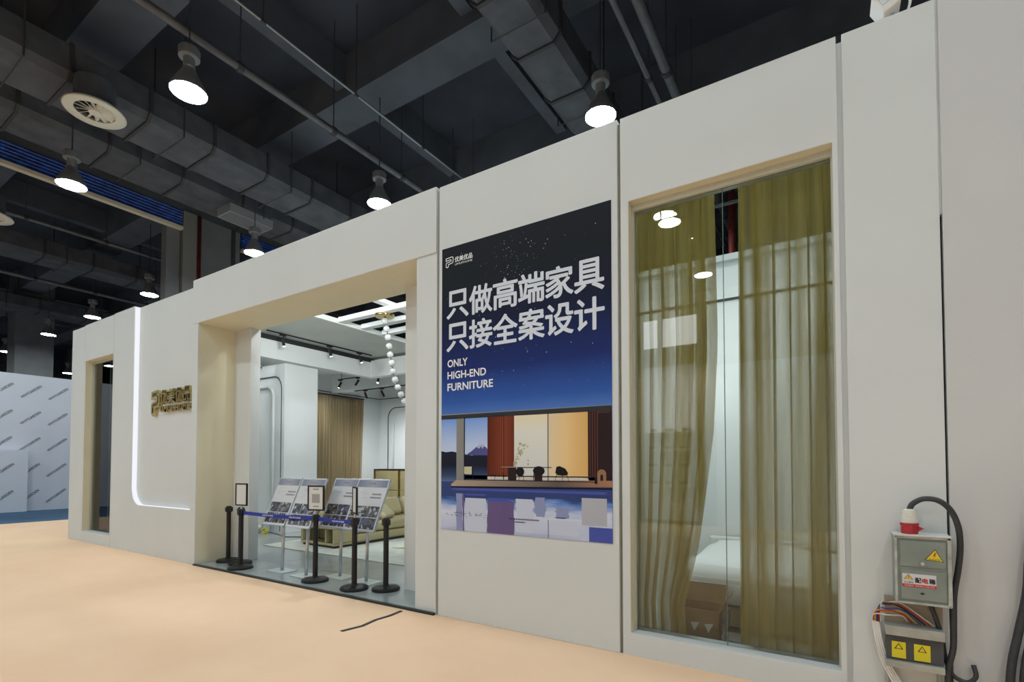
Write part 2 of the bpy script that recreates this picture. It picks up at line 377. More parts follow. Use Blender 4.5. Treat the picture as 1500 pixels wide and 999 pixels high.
ttext(MB(), '号', -.70, -.50, 7.27, 7.58, 13.494, 0, .02).build('column_character', MATS['red_sign_paint'], c)
tag(MB().tube([(-1.92, 13.4, -.02), (-1.92, 13.4, 11)], .085, 12).build('riser_pipe', M_RED, smooth=True), 'dark red riser pipe beside the broad column behind the booth', 'pipe')

# hall lamps
M_LAMPBODY = mat('lamp_grey_aluminium', (.25,.26,.27), .45, metal=.3)
M_LENS = emit('lamp_lens_glow', (.89,.985,1.0), LAMP_EMIT)
def make_lamp():
    e = empty('high_bay_lamp', (0,0,0))
    MB().lathe([(.262,0),(.268,.02),(.235,.10),(.165,.24),(.10,.36),(.085,.40)], seg=28, cap=False).build('shade', M_LAMPBODY, e, smooth=True)
    MB().lathe([(.085,.38),(.085,.56),(.11,.57)], seg=20).build('neck', M_LAMPBODY, e)
    MB().lathe([(.15,.565),(.155,.58),(.155,.70),(.14,.72)], seg=24).build('driver_housing', M_LAMPBODY, e)
    MB().lathe([(.001,.012),(.258,.012)], seg=24, cap=False).build('lens', M_LENS, e)
    MB().tube([(0,0,.72),(0,0,2.5)], .012, 6).build('rod', M_FLANGE, e)
    return e
lamp0 = make_lamp(); first = True
seen = {(-8.6,3.9): 'largest lit high-bay lamp, beside the round ceiling vent', (-13.6,3.9): 'lit high-bay lamp hanging in front of the blue shutter',
        (-3.2,7.95): 'lit high-bay lamp just above the booth top edge over the poster', (-8.6,7.95): 'lit high-bay lamp above the entrance, just over the booth top edge',
        (-13.6,7.95): 'lit high-bay lamp right of the grey column, over the booth edge', (-20.05,7.95): 'lit high-bay lamp just left of the grey column, low over the booth',
        (-25.05,7.95): 'lit high-bay lamp above the left end of the booth', (-30.1,7.95): 'lit high-bay lamp in front of the distant column',
        (-20.05,3.9): 'lit high-bay lamp cut by the left picture edge'}
for x in (7.6, 2.2, -3.2, -8.6, -13.6, -20.05, -25.05, -30.1, -36.5, -41.6):
    for y in (12.0, 7.95, 3.9, -.2, -4.4, -8.4, -13.1, -22.4):
        if x > 3 and y < -9: continue
        if x < -21 and y < -5: continue
        if x > 1 and y > 10: continue
        if first: l = lamp0; first = False
        else: l = copy_tree(lamp0)
        l.location = (x, y, 7.5)
        s = seen.get((x, y))
        if s: tag(l, s, 'lamp', 'lit hall lamps in view')
        elif x < -25 and y > 7: tag(l, 'tiny lit hall lamp far away in the dark at left', 'lamp', 'far hall lamps')
        else: tag(l, 'hall lamp out of the picture, over the aisle or hidden behind the booth', 'lamp', 'hall lamps out of view')

# ================================================================== neighbour booth on the left (lettered white wall)
M_WG = mat('printed_white_wall', (.62,.66,.75), .5, var=.03, vscale=1.0, bump=.04, bscale=6)
M_INK = mat('dark_ink', (.03,.032,.045), .6)
XW = -22.6
e = empty('printed_booth_wall', (XW, 5.5, 0), 'white booth wall printed with slanted repeated lettering at the far left', 'booth wall')
MB().box(XW-.1, XW, -3, 9.5, 0, 4.55).build('wall_board', M_WG, e)
MB().box(XW+.002, XW+.28, 1.0, 5.47, .0, 2.02).build('low_block', M_WG, e)
for i in range(-3, 6):
    for j in range(5):
        y = 5.35 + i*.70; z = .22 + j*.88
        xx = XW+.284 if (y < 5.3 and z < 1.7) else XW+.003
        L = math.hypot(.5, .44); u = (0, .5, .44); v = (0, -.44/L*.085, .5/L*.085)
        add_text(MB(), 'WHYGARDEN', (xx, y, z), u, v, bold=.014).build('lettering', M_INK, e)

# ================================================================== BOOTH
fw = empty('wall_front', (-6.5, D, 0), kind='structure')
def fpanel(x0, x1, z1, y=D, t=.10, z0=0., hole=None, name='wall_panel', m=M_FACADE, bev=.004):
    b = MB()
    if hole:
        a0, a1, c0, c1 = hole
        for q in ((x0, a0, z0, z1), (a1, x1, z0, z1), (a0, a1, z0, c0), (a0, a1, c1, z1)): b.box(q[0], q[1], y, y+t, q[2], q[3])
        return b.build(name, m, fw)
    b.box(x0, x1, y, y+t, z0, z1); return b.build(name, m, fw, bevel=bev)
fpanel(-13.27, -12.615, 4.31)
fpanel(-12.605, -11.215, 4.325, hole=(-12.55, -11.235, .20, 3.60), t=.2)
# panel with the rounded recess
rec = arc(-10.37+.32, .82+.32, .32, 180, 270, 12)
poly = [(-11.205, 0), (-8.285, 0), (-8.285, .82)] + rec[::-1] + [(-10.37, 4.335), (-11.205, 4.335)]
MB().prism(poly, D, D+.09).build('wall_panel', M_FACADE, fw)
MB().box(-10.5, -8.285, D+.09, D+.16, .7, 4.335).build('recessed_panel', M_FACADE, fw)
# portal
MB().box(-8.28, -8.12, D-.012, D+.56, 0, 3.69).build('portal_jamb', M_FACADE, fw, bevel=.006)
MB().box(-8.28, -3.357, D-.018, D+.72, 3.69, 4.372).build('portal_lintel', M_FACADE, fw, bevel=.006)
MB().box(-8.121, -8.1185, D+.004, D+.559, .02, 3.689).build('reveal_lining', M_REVEAL, fw)
MB().box(-8.118, -3.66, D-.010, D+.715, 3.6875, 3.6905).build('soffit_lining', M_REVEAL, fw)
pr = [(-3.357, D), (-3.357, D+.56), (-3.66, D+.56)] + [(-3.66+.045-.045*math.cos(R(a)), D+.045-.045*math.sin(R(a))) for a in (0,15,30,45,60,75,90)]
MB().prism(pr, 0, 3.69, 'z').build('portal_jamb', M_FACADE, fw)
MB().box(-8.28, -7.67, D+.56, D+.72, 0, 3.69).build('inner_jamb', M_FACADE, fw, bevel=.006)
MB().box(-4.34, -3.357, D+.56, D+.72, 0, 3.69).build('inner_jamb', M_FACADE, fw, bevel=.006)
fpanel(-3.327, -1.425, 4.36)
WX0, WX1, WZ0, WZ1 = -1.335, .062, .165, 3.65
fpanel(-1.397, .092, 4.352, hole=(WX0, WX1, WZ0, WZ1), t=.22)
fpanel(.124, .60, 4.352)
for x0, x1, z in ((-3.36, -3.32, 4.34), (-1.43, -1.39, 4.33), (.088, .128, 4.32)):
    MB().box(x0, x1, D+.028, D+.09, 0, z).build('groove_backing', M_FACADE if x0 > 0 else M_GROOVE, fw)
fpanel(-12.62, -12.60, 4.30, y=D+.02, t=.06, name='groove_backing', m=M_GROOVE, bev=0)
fpanel(-11.22, -11.20, 4.30, y=D+.02, t=.06, name='groove_backing', m=M_GROOVE, bev=0)
# LED strip inside the recess edge
path = [(-10.37, 4.33)] + rec + [(-8.30, .82)]
b = MB(); inn = []
for i, (x, z) in enumerate(path):
    p0 = Vector(path[max(i-1,0)]); p1 = Vector(path[min(i+1, len(path)-1)]); t = (p1-p0).normalized(); inn.append((x - t.y*.004, z + t.x*.004))
for i in range(len(path)-1):
    a, c_, d, e_ = path[i], path[i+1], inn[i+1], inn[i]
    b.add([(p[0], D+.012, p[1]) for p in (a, c_, d, e_)] + [(p[0], D+.085, p[1]) for p in (a, c_, d, e_)],
          [(0,1,2,3), (7,6,5,4), (3,2,6,7), (0,4,5,1)])
tag(b.build('led_strip', emit('led_strip_glow', (.92,.95,1.0), .85)), 'glowing white light strip along the rounded recess edge beside the gold sign', 'light strip')
# neighbour wall on the right
tag(MB().box(.612, 2.6, D-.004, D+.12, 0, 5.4).build('wall_right_neighbour', M_NEIGH), kind='structure')
tag(MB().box(.598, .616, D+.05, D+.11, 0, 4.35).build('dark_gap_strip', M_BLACKTRIM), kind='structure')  # black strip added to darken the open gap to the neighbour wall
tag(MB().box(.600, .6125, D+.012, D+.05, 3.02, 4.35).build('trim_2', M_FACADE), kind='structure')
# threshold strip of the entrance
tag(MB().box(-8.12, -3.36, D-.035, D+.005, 0, .022).build('trim_3', M_BLACKTRIM), kind='structure')
# booth floor
M_TILE = mat('grey_gloss_tile', (.36,.40,.40), .16, var=.14, vscale=1.3, spec=.6)
M_TILEJ = mat('tile_joint', (.22,.24,.24), .6)
fl = empty('floor_booth', (-6.5, D, 0), kind='structure')
MB().box(-13.27, .6, D+.024, 12.4, -.02, .010).build('tile_bed', M_TILEJ, fl)
tw, tl = 1.2, .9
y = D+.006; r_ = 0
while y < 12.2:
    x = -8.12 if y < D+.5 else -13.1
    while x < (-3.66 if y < D+.5 else .5):
        x1 = min(x+tw-.004, -3.66 if y < D+.5 else .5); y1 = min(y+(tl if r_ else .72)-.004, 12.2)
        if x1 - x > .02: MB().box(x, x1, y, y1, .0, .016).build('tile', M_TILE, fl)
        x += tw
    y += tl if r_ else .72; r_ += 1
# booth perimeter and inner walls
def struct(name, m, *boxes):
    b = MB()
    for q in boxes: b.box(*q)
    return tag(b.build(name, m), kind='structure')
struct('wall_left', M_WHITE, (-13.27,-13.15,D+.11,9.75,0,4.31), (-13.27,-13.15,11.35,12.4,0,4.31), (-13.27,-13.15,9.75,11.35,0,.2), (-13.27,-13.15,9.75,11.35,3.3,4.31))
struct('wall_back', M_WHITE, (-13.15,.6,12.25,12.4,0,4.31))
struct('wall_right', M_WHITE, (.48,.6,D+.23,12.25,0,4.31))
struct('wall_partition_left', M_WHITE, (-13.15,-10.37,6.7,6.8,0,3.8))
struct('wall_pier', M_WHITE, (-10.37,-10.17,6.68,7.53,0,3.79))
struct('wall_bedroom_back', M_WHITE, (-3.3,.48,7.0,7.1,0,4.26))
struct('wall_bedroom_side', M_WHITE, (-3.357,-3.257,D+.73,7.0,0,4.26))
struct('ceiling_bulkhead', M_WHITE, (-10.2,-10.0,D+.73,9.2,3.8,4.19), (-10.0,-3.3,9.0,9.2,3.8,4.23))
struct('shadow_gap_strip', M_BLACKTRIM, (-10.16,-10.03,D+.73,9.15,4.192,4.30))  # black strip stands in for the shadow gap above the bulkhead
M_SOFFIT = mat('shaded_soffit_grey', (.55,.57,.54), .7, var=.06, vscale=1.5)  # this grey holds the shade of the downward face
struct('ceiling_strip', M_SOFFIT, (-10.2,-8.1,D+.73,9.2,4.302,4.40))
struct('ceiling_strip_back', M_SOFFIT, (-8.1,-3.3,8.3,9.2,4.302,4.40))
struct('ceiling_back_room', M_WHITE, (-13.15,-3.3,9.2,12.25,4.302,4.40), (-13.15,-10.2,6.8,9.2,4.302,4.40))
struct('ceiling_bulkhead_back', M_WHITE, (-12.83,-3.3,10.0,10.2,3.75,4.30))
struct('trim_5', M_BLACKTRIM, (-13.148,-13.125,6.8,12.25,3.80,3.82), (-13.125,-3.3,12.225,12.248,3.80,3.82))
struct('trim_6', M_BLACKTRIM, (-3.25,.478,6.975,6.998,3.665,3.69))
struct('trim_7', M_WHITE, (-3.25,.478,6.94,6.998,4.18,4.26))
# open lattice over the lobby
la = empty('ceiling_lattice', (-5.7, 6.5, 4.3), 'white open ceiling lattice above the lobby, beads hang from it', 'lattice')
for y in (5.35, 6.43, 7.0, 7.57): MB().box(-8.09, -3.3, y, y+.15, 4.325, 4.42).build('lattice_bar', M_WHITE, la, bevel=.01)
for x in (-6.83, -4.9): MB().box(x, x+.16, D+.73, 8.29, 4.425, 4.50).build('lattice_bar', M_WHITE, la, bevel=.01)
# rounded black wall frames
def wframe(pts, r, name, label, m=M_BLACKTRIM):
    return tag(MB().tube(pts, r, 6).build(name, m, smooth=True), label, 'wall moulding')
f1 = [(-13.1, 3.52)] + arc(-10.58, 3.22, .30, 90, 0, 8) + [(-10.28, .05)]
e = empty('wall_moulding', (-11.7, 6.69, 0), 'thin black rounded moulding on the white wall left of the pier', 'wall moulding')
MB().tube([(x, 6.685, z) for x, z in f1], .014, 6).build('outer_rail', M_BLACKTRIM, e, smooth=True)
f1b = [(-13.1, 3.30)] + arc(-10.80, 3.05, .25, 90, 0, 8) + [(-10.55, .05)]
MB().tube([(x, 6.66, z) for x, z in f1b], .035, 8).build('inner_rail', M_WHITE, e, smooth=True)
e = empty('wall_moulding', (-11, 12.24, 0), 'thin black rounded moulding on the back wall above the tan cabinet', 'wall moulding')
f2 = [(-12.72, .05)] + arc(-12.36, 3.12, .36, 180, 90, 8) + [(-8.5, 3.48)]
MB().tube([(x, 12.235, z) for x, z in f2], .014, 6).build('outer_rail', M_BLACKTRIM, e, smooth=True)
f2b = [(-12.45, .05)] + arc(-12.2, 3.05, .25, 180, 90, 8) + [(-8.5, 3.30)]
MB().tube([(x, 12.21, z) for x, z in f2b], .035, 8).build('inner_rail', M_WHITE, e, smooth=True)

# ---------------------------------------------------------------- windows
def window(name, x0, x1, z0, z1, yg, seams):
    e = empty(name, ((x0+x1)/2, D, 0), kind='structure')
    mf = mat('window_frame_cream', (.56,.56,.46), .5)
    b = .02
    MB().box(x0, x1, yg-.03, yg+.06, z1-.05, z1).build('frame_head', mf, e); MB().box(x0, x0+b, yg-.03, yg+.06, z0, z1-.05).build('frame_side', mf, e)
    MB().box(x1-b*.5, x1, yg-.03, yg+.06, z0, z1-.05).build('frame_side', mf, e); MB().box(x0, x1, D+.004, yg+.08, z0-.02, z0+.012).build('sill', M_FACADE, e)
    MB().box(x0, x0+.003, D+.003, yg-.03, z0, z1).build('reveal_lining', M_REVEAL, e); MB().box(x0+.003, x1, D+.003, yg-.03, z1-.003, z1).build('reveal_lining', M_REVEAL, e)
    xs = [x0+b] + seams + [x1-b*.5]
    for a in seams: MB().box(a-.0025, a+.0025, yg-.001, yg+.009, z0+.012, z1-.05).build('glass_joint', mat('glass_edge_green', (.10,.14,.12), .3), e)
    for a, c_ in zip(xs[:-1], xs[1:]): MB().box(a+.003, c_-.003, yg, yg+.008, z0+.012, z1-.05).build('glass_pane', M_GLASS, e)
window('window_1', WX0, WX1, WZ0, WZ1, D+.11, [-.637])
window('window_2', -12.55, -11.235, .20, 3.60, D+.14, [-11.75])
window_l = empty('window_3', (-13.2, 10.5, 0), kind='structure')
MB().box(-13.22, -13.212, 9.75, 11.35, .2, 3.3).build('glass_pane', M_GLASS, window_l)

# curtains: gathered sheer panels
def curtain(name, y, xl, xr, z0, z1, folds, amp, m, label, seed, axis='x', nz=24):
    """xl(t), xr(t): edges as functions of t (0 top .. 1 bottom)"""
    rnd = random.Random(seed); nx = folds*10
    ph = [rnd.uniform(-.8, .8) for _ in range(folds+1)]; am = [rnd.uniform(.5, 1.25) for _ in range(folds+1)]
    vs = []; fs = []
    for j in range(nz+1):
        t = j/nz; z = z1+(z0-z1)*t; a, c_ = xl(t), xr(t)
        for i in range(nx+1):
            u = i/nx; k = u*folds; ki = min(int(k), folds-1); fr = k-ki
            A = (am[ki]*(1-fr)+am[ki+1]*fr)*amp*(.55+.45*min(1, t*4)); P = ph[ki]*(1-fr)+ph[ki+1]*fr
            w_ = math.sin(2*math.pi*k+P*(.4+.8*t)) + .35*math.sin(4.3*math.pi*k+P*2+1.5*t)
            x = a+(c_-a)*(u+.27/folds*math.sin(2*math.pi*k+1.2+P)); yy = y + A*w_
            vs.append((x, yy, z) if axis == 'x' else (yy, x, z))
    for j in range(nz):
        for i in range(nx): o = j*(nx+1)+i; fs.append((o, o+1, o+nx+2, o+nx+1))
    e = empty(name, ((xl(0)+xr(0))/2, y, z0) if axis == 'x' else (y, (xl(0)+xr(0))/2, z0), label, 'curtain')
    MB().add(vs, fs).build('curtain_fabric', m, e, smooth=True)
    b = MB()
    if axis == 'x': b.box(xl(0)-.02, xr(0)+.02, y-.035, y+.035, z1-.005, z1+.03)
    else: b.box(y-.035, y+.035, xl(0)-.02, xr(0)+.02, z1-.005, z1+.03)
    b.build('heading_rail', M_BLACKTRIM if axis != 'x' else M_WHITE, e)
    return e
def lerp(tab):
    def f(t):
        for (a, v), (b_, w_) in zip(tab[:-1], tab[1:]):
            if t <= b_: return v+(w_-v)*(t-a)/(b_-a)
        return tab[-1][1]
    return f
CY = D+.33
curtain('sheer_curtain', CY, lerp([(0,-1.52),(1,-1.46)]), lerp([(0,-.765),(.35,-.75),(.55,-.79),(.78,-.90),(.92,-1.02),(1,-1.0)]), .05, 3.80, 7, .055, M_SHEER,
        'left olive sheer curtain of the big window, pulled in at its foot', 3)
curtain('sheer_curtain', CY, lerp([(0,-.575),(1,-.60)]), lerp([(0,.20),(1,.20)]), .05, 3.80, 7, .055, M_SHEER, 'right olive sheer curtain of the big window, hanging straight', 8)
curtain('sheer_curtain', D+.27, lerp([(0,-13.1),(1,-13.1)]), lerp([(0,-11.1),(1,-11.1)]), .05, 3.75, 22, .030, M_SHEER2, 'dark sheer curtain behind the narrow window at the far left', 5)
curtain('sheer_curtain', -13.04, lerp([(0,9.55),(1,9.6)]), lerp([(0,11.42),(.8,11.32),(1,11.35)]), .05, 3.70, 16, .045, M_SHEER2, 'brown sheer curtain inside the booth, seen through the entrance', 11, axis='y')

# ---------------------------------------------------------------- track lights
def track(p0, p1, heads, label, aim=(0,0,-1)):
    p0, p1 = Vector(p0), Vector(p1); d = (p1-p0).normalized(); e = empty('track_light', (p0+p1)/2, label, 'track light')
    s = Vector((-d.y, d.x, 0))*.014; b = MB()
    b.add([p0-s, p0+s, p1+s, p1-s] + [q+Vector((0,0,.025)) for q in (p0-s, p0+s, p1+s, p1-s)], [(0,1,2,3),(4,7,6,5),(0,4,5,1),(1,5,6,2),(2,6,7,3),(3,7,4,0)])
    b.build('rail', M_BLACKMETAL, e)
    for t in (.08, .92):
        if p0.z < 4.25 and not (3.7 < p0.z < 3.76): q = p0.lerp(p1, t); MB().tube([q+Vector((0,0,.02)), (q.x, q.y, 4.31)], .008, 6).build('stem', M_BLACKMETAL, e)
    for t, ax, pw in heads:
        q = p0.lerp(p1, t); a = Vector(ax).normalized(); h = q + Vector((0,0,-.11))
        hd = MB(); hd.tube([q+d*.07+Vector((0,0,-.012)), q-d*.07+Vector((0,0,-.012))], .022, 8)
        hd.tube([q+Vector((0,0,-.02)), h], .008, 6)
        o = hd.build('adapter', M_BLACKMETAL, e)
        MB().tube([h-a*.05, h+a*.14], .033, 12, caps=True).build('lamp_head', M_BLACKMETAL, e, smooth=False)
        MB().tube([h+a*.1402, h+a*.1408], .027, 12).build('lamp_lens', emit('spot_lens_glow', (1,.97,.92), 12), e)
        ld = bpy.data.lights.new('spot', 'SPOT'); ld.energy = pw; ld.spot_size = R(125); ld.spot_blend = 1.0; ld.shadow_soft_size = .04; ld.color = (.97,1,1)
        lo = bpy.data.objects.new('spot_beam', ld); COL.objects.link(lo); lo.parent = e
        lo.location = (h+a*.16) - e.location; lo.rotation_euler = a.to_track_quat('-Z', 'Y').to_euler()
W_ = SPOT_W
track((-9.7,5.95,4.276), (-9.7,8.75,4.276), [(.13,(.1,.15,-1),12), (.55,(.2,.2,-1),12), (.86,(.4,.3,-1),12)], 'black track with three spotlights on the grey soffit inside the entrance')
track((-12.3,9.80,4.05), (-10.2,9.80,4.05), [(.06,(-.3,-.3,-1),60), (.42,(-.7,-.2,-1),60), (.82,(.2,-.4,-1),60)], 'black track with three spotlights above the brown curtain')
track((-11.9,10.1,3.722), (-9.6,10.1,3.722), [(.2,(-.1,.6,-1),W_), (.5,(.1,.6,-1),W_)], 'black track with two spotlights nearest the back wall')
track((-7.6,D+.95,4.22), (-4.2,D+.95,4.22), [(.1,(-1,.55,-.40),66), (.45,(-1,.75,-.40),120), (.8,(-1,1,-.3),210)], 'black track light behind the entrance lintel, out of sight')
track((-2.6,5.4,4.15), (.2,5.4,4.15), [(.15,(.1,1,-.8),34), (.5,(.1,.3,-1),60), (.85,(-.2,1,-.8),34)], 'unseen black track light above the bed behind the curtains')  # unseen track, aimed to brighten the bed and the wall behind
track((-12.6,5.6,3.745), (-11.0,5.6,3.745), [(.2,(.1,-.6,-1),50), (.8,(.1,-.6,-1),50)], 'added unseen black track light behind the narrow far-left window')  # unseen track, added to light the dark room and its curtain
for x0 in (-12.5, -11.1):
    tag(MB().box(x0-.01, x0+.01, D+.21, 6.70, 3.768, 3.79).build('ceiling_rod', M_BLACKTRIM), kind='structure')
for x0 in (-2.6, .2):
    tag(MB().box(x0-.01, x0+.01, D+.23, 6.94, 4.178, 4.20).build('ceiling_rod', M_BLACKTRIM), kind='structure')

# ================================================================== FACADE THINGS
# gold sign
MARK = [(0,.95),(.80,1.0),(.95,.97),(1,.88),(1,.50),(.95,.40),(.82,.36),(.33,.30),(.33,.08),(.17,0),(0,.1),(0,.42),(.08,.50),(.62,.56),(.72,.62),(.72,.70),(.62,.76),(0,.70)]
def stroke(mb, pts, x0, x1, z0, z1, w, y0, y1=None):
    q = [Vector((x0+(x1-x0)*a, z0+(z1-z0)*b)) for a, b in pts]; n = len(q); out = []; inn_ = []
    for i in range(n):
        t0 = (q[i]-q[i-1]).normalized(); t1 = (q[(i+1) % n]-q[i]).normalized(); nn = Vector((-(t0.y+t1.y), t0.x+t1.x))
        nn = nn.normalized() if nn.length > 1e-6 else Vector((0,1)); k = min(1.6, 1/max(.5, abs(nn.dot(Vector((-t0.y, t0.x))))))
        out.append(q[i]+nn*w*.5*k); inn_.append(q[i]-nn*w*.5*k)
    for i in range(n):
        j = (i+1) % n; r4 = (out[i], out[j], inn_[j], inn_[i])
        if y1 is None: mb.add([(p.x, y0, p.y) for p in r4], [(0,1,2,3)])
        else: mb.add([(p.x, y0, p.y) for p in r4]+[(p.x, y1, p.y) for p in r4], [(0,1,2,3),(7,6,5,4),(0,4,5,1),(2,6,7,3)])
    return mb
YR = D+.09
e = empty('company_sign', (-9.05, YR, 2.4), 'raised gold metal logo and letters on the recessed panel left of the entrance', 'sign')
stroke(MB(), MARK, -9.72, -9.46, 2.36, 2.76, .035, YR-.06, YR).build('emblem', M_GOLD, e)
for i, ch in enumerate('优美优品'):
    add_text(MB(), ch, (-9.40+i*.255, YR-.032, 2.53), (.23,0,0), (0,0,.235), (0,.03,0), ext=.05).build('character', M_GOLD, e)
for i, ch in enumerate('UMUPHOME'):
    add_text(MB(), ch, (-9.40+i*.1265, YR-.032, 2.395), (.10,0,0), (0,0,.095), (0,.03,0), bold=.01, ext=.05).build('letter', M_GOLD, e)

# poster
PX0, PX1, PZ0, PZ1 = -3.283, -1.478, .868, 3.700
PY = D-.006
e = empty('wall_poster', (-2.38, D, PZ0), 'large poster of a night sky over a glass lake house with white Chinese headline', 'poster')
sky = zramp('poster_night_sky', [(0,(.10,.22,.58)),(.10,(.035,.11,.42)),(.28,(.014,.030,.16)),(.55,(.010,.014,.045)),(.8,(.012,.016,.022)),(1,(.014,.016,.024))], 1.98-PZ0, 3.70-PZ0, .35, noise=.05)
MB().box(PX0, PX1, PY, D-.0005, PZ0, PZ1).build('sheet', sky, e)
pm = lambda n, c: mat('print_'+n, [min(.9, q*1.28) for q in c], .7, spec=.15)
y1 = PY-.0008; y2 = y1-.0008; y3 = y2-.0008; y4 = y3-.0008
# stars
b = MB(); rnd = random.Random(4)
for k in range(150):
    if k < 100: x = rnd.gauss(-2.42, .16)+rnd.uniform(-.02,.02); z = rnd.gauss(3.42, .13) if k < 70 else rnd.gauss(2.75, .3)
    else: x = rnd.uniform(PX0+.05, PX1-.05); z = rnd.uniform(2.1, 3.65)
    if not (PX0+.02 < x < PX1-.02 and 2.05 < z < 3.68): continue
    s_ = rnd.choice((.0016,.0022,.003,.0045)) * (1.25 if k % 37 == 0 else 1)
    b.poly([(x-s_, z), (x, z-s_), (x+s_, z), (x, z+s_)], y1)
tag(b.build('stars', pm('star', (.55,.6,.75)), e), kind='stuff')
mw = pm('white', (.72,.75,.80)); mw2 = pm('headline', (.56,.60,.66))
def headline(txt, z0, z1):
    for i, ch in enumerate(txt):
        add_text(MB(), ch, (-3.215+i*.2815, y1, z0), (.265,0,0), (0,0,z1-z0), fat=.0062).build('headline_character', mw2, e)
headline('只做高端家具', 2.975, 3.245); headline('只接全案设计', 2.645, 2.915)
ttext(MB(), 'ONLY', -3.207, -2.955, 2.484, 2.560, y1, .02).build('subtitle_line', mw, e)
ttext(MB(), 'HIGH-END', -3.207, -2.735, 2.365, 2.441, y1, .02).build('subtitle_line', mw, e)
ttext(MB(), 'FURNITURE', -3.207, -2.655, 2.246, 2.322, y1, .02).build('subtitle_line', mw, e)
stroke(MB(), MARK, -3.230, -3.140, 3.500, 3.598, .008, y1).build('emblem', mw, e)
ttext(MB(), '优美优品', -3.118, -2.90, 3.535, 3.588, y1, 0, .0012).build('logo_text', mw, e)
ttext(MB(), 'UMUPHOME', -3.118, -2.90, 3.503, 3.523, y1, .0).build('logo_text', mw, e)
# picture of the house
def pr_(name, m, y, *polys):
    for p in polys:
        b = MB()
        if len(p) == 4 and not isinstance(p[0], tuple): b.rect(p[0], p[1], p[2], p[3], y)
        else: b.poly(p, y)
        o = b.build(name, m, e)
    return o
def wavy(x0, x1, z0, z1, seed, a=.012):
    rn = random.Random(seed); n = 9
    return [(x0+rn.uniform(-a, a), z0+(z1-z0)*k/n) for k in range(n+1)] + [(x1+rn.uniform(-a, a), z1-(z1-z0)*k/n) for k in range(n+1)]
water = zramp('poster_water', [(0,(.16,.20,.42)),(.35,(.42,.47,.62)),(.7,(.52,.56,.68)),(.92,(.10,.20,.50)),(1,(.03,.05,.16))], PZ0-PZ0, 1.31-PZ0, .3, noise=.22)
dusk = zramp('poster_dusk', [(0,(.50,.56,.66)),(.5,(.40,.49,.68)),(1,(.12,.25,.62))], 1.40-PZ0, 2.0-PZ0, .38)
pr_('lake', water, y1, (PX0, PX1, PZ0, 1.345))
pr_('dusk_sky', dusk, y1, (PX0, -2.717, 1.345, 1.99))
navy = zramp('poster_hills', [(0,(.09,.13,.24)),(.18,(.03,.05,.12)),(.5,(.008,.010,.022)),(1,(.012,.013,.028))], 1.35-PZ0, 1.66-PZ0)
pr_('hills', navy, y2, [(PX0,1.345),(-3.08,1.345),(-3.08,1.632),(-3.15,1.643),(-3.22,1.636),(PX0,1.648)], [(-2.997,1.345),(-2.717,1.345),(-2.717,1.60),(-2.80,1.615),(-2.90,1.60),(-2.997,1.615)])
pr_('mountain', pm('fuji', (.07,.07,.22)), y2-.0003, [(-2.975,1.605),(-2.90,1.645),(-2.835,1.69),(-2.815,1.707),(-2.765,1.705),(-2.717,1.66),(-2.717,1.60)])
pr_('snow_cap', pm('snow', (.36,.36,.58)), y2-.0006, [(-2.845,1.682),(-2.815,1.708),(-2.765,1.706),(-2.735,1.678),(-2.76,1.685),(-2.775,1.66),(-2.79,1.688),(-2.815,1.664)])
pr_('hall_floor', pm('floor', (.50,.46,.41)), y2, (-2.997,-1.605,1.372,1.41))
wood = xramp('poster_wood', [(0,(.10,.018,.008)),(.5,(.20,.045,.02)),(1,(.11,.025,.012))], -2.717+2.38, -2.419+2.38)
pr_('wood_wall', wood, y2, (-2.717,-2.419,1.40,1.985))
slm = pm('slat_gap', (.045,.010,.006)); pr_('wood_slat_lines', slm, y3, *[(-2.705+i*.0205,-2.700+i*.0205,1.41,1.98) for i in range(8)])
cream = zramp('poster_cream_wall', [(0,(.52,.54,.53)),(.7,(.60,.60,.54)),(1,(.66,.58,.38))], 1.40-PZ0, 1.985-PZ0)
amber = xramp('poster_amber_wall', [(0,(.60,.50,.34)),(.45,(.66,.46,.22)),(1,(.56,.33,.11))], -2.067+2.38, -1.683+2.38)
pr_('cream_wall', cream, y2, (-2.419,-2.067,1.40,1.982)); pr_('amber_wall', amber, y2, (-2.067,-1.683,1.40,1.975))
dk = pm('dark', (.010,.008,.010)); dk2 = pm('dark_brown', (.022,.012,.014)); grey = pm('pillar', (.20,.20,.19))
pr_('dark_wing', dk2, y2, (-1.683,PX1,1.375,1.965))
pr_('wing_slats', pm('slat_red', (.11,.04,.028)), y3, *[(-1.675+i*.022,-1.668+i*.022,1.40,1.96) for i in range(4)], *[(-1.60+i*.016,-1.593+i*.016,1.935,1.955) for i in range(7)])
pr_('roof_band', [pm('roof', (.030,.032,.038))][0], y3, [(PX0,1.965),(PX1,1.953),(PX1,2.002),(PX0,2.014)])
pr_('roof_edge', pm('roof_edge', (.22,.23,.24)), y4, [(PX0,2.006),(PX1,1.996),(PX1,2.001),(PX0,2.015)])
pr_('pillar', grey, y3, (-3.089,-2.997,1.36,1.968))
pr_('mullions', dk, y3, (-2.997,-2.985,1.36,1.968), (-2.535,-2.529,1.37,1.968), (-2.072,-2.064,1.37,1.968), (-1.690,-1.680,1.385,1.965), (-2.99,-1.615,1.362,1.368), (-1.63,-1.607,1.35,1.40), (-2.42,-1.69,1.405,1.409))
deck = xramp('poster_deck', [(0,(.36,.28,.22)),(.3,(.24,.19,.15)),(.7,(.10,.08,.07)),(1,(.32,.16,.09))], -3.15+2.38, PX1+2.38)
pr_('deck', deck, y2-.0002, [(-3.155,1.30),(PX1,1.325),(PX1,1.378),(-3.088,1.362),(-3.155,1.32)])
pr_('deck_shadow', dk, y3, [(-3.155,1.286),(PX1,1.305),(PX1,1.318),(-3.155,1.300)])
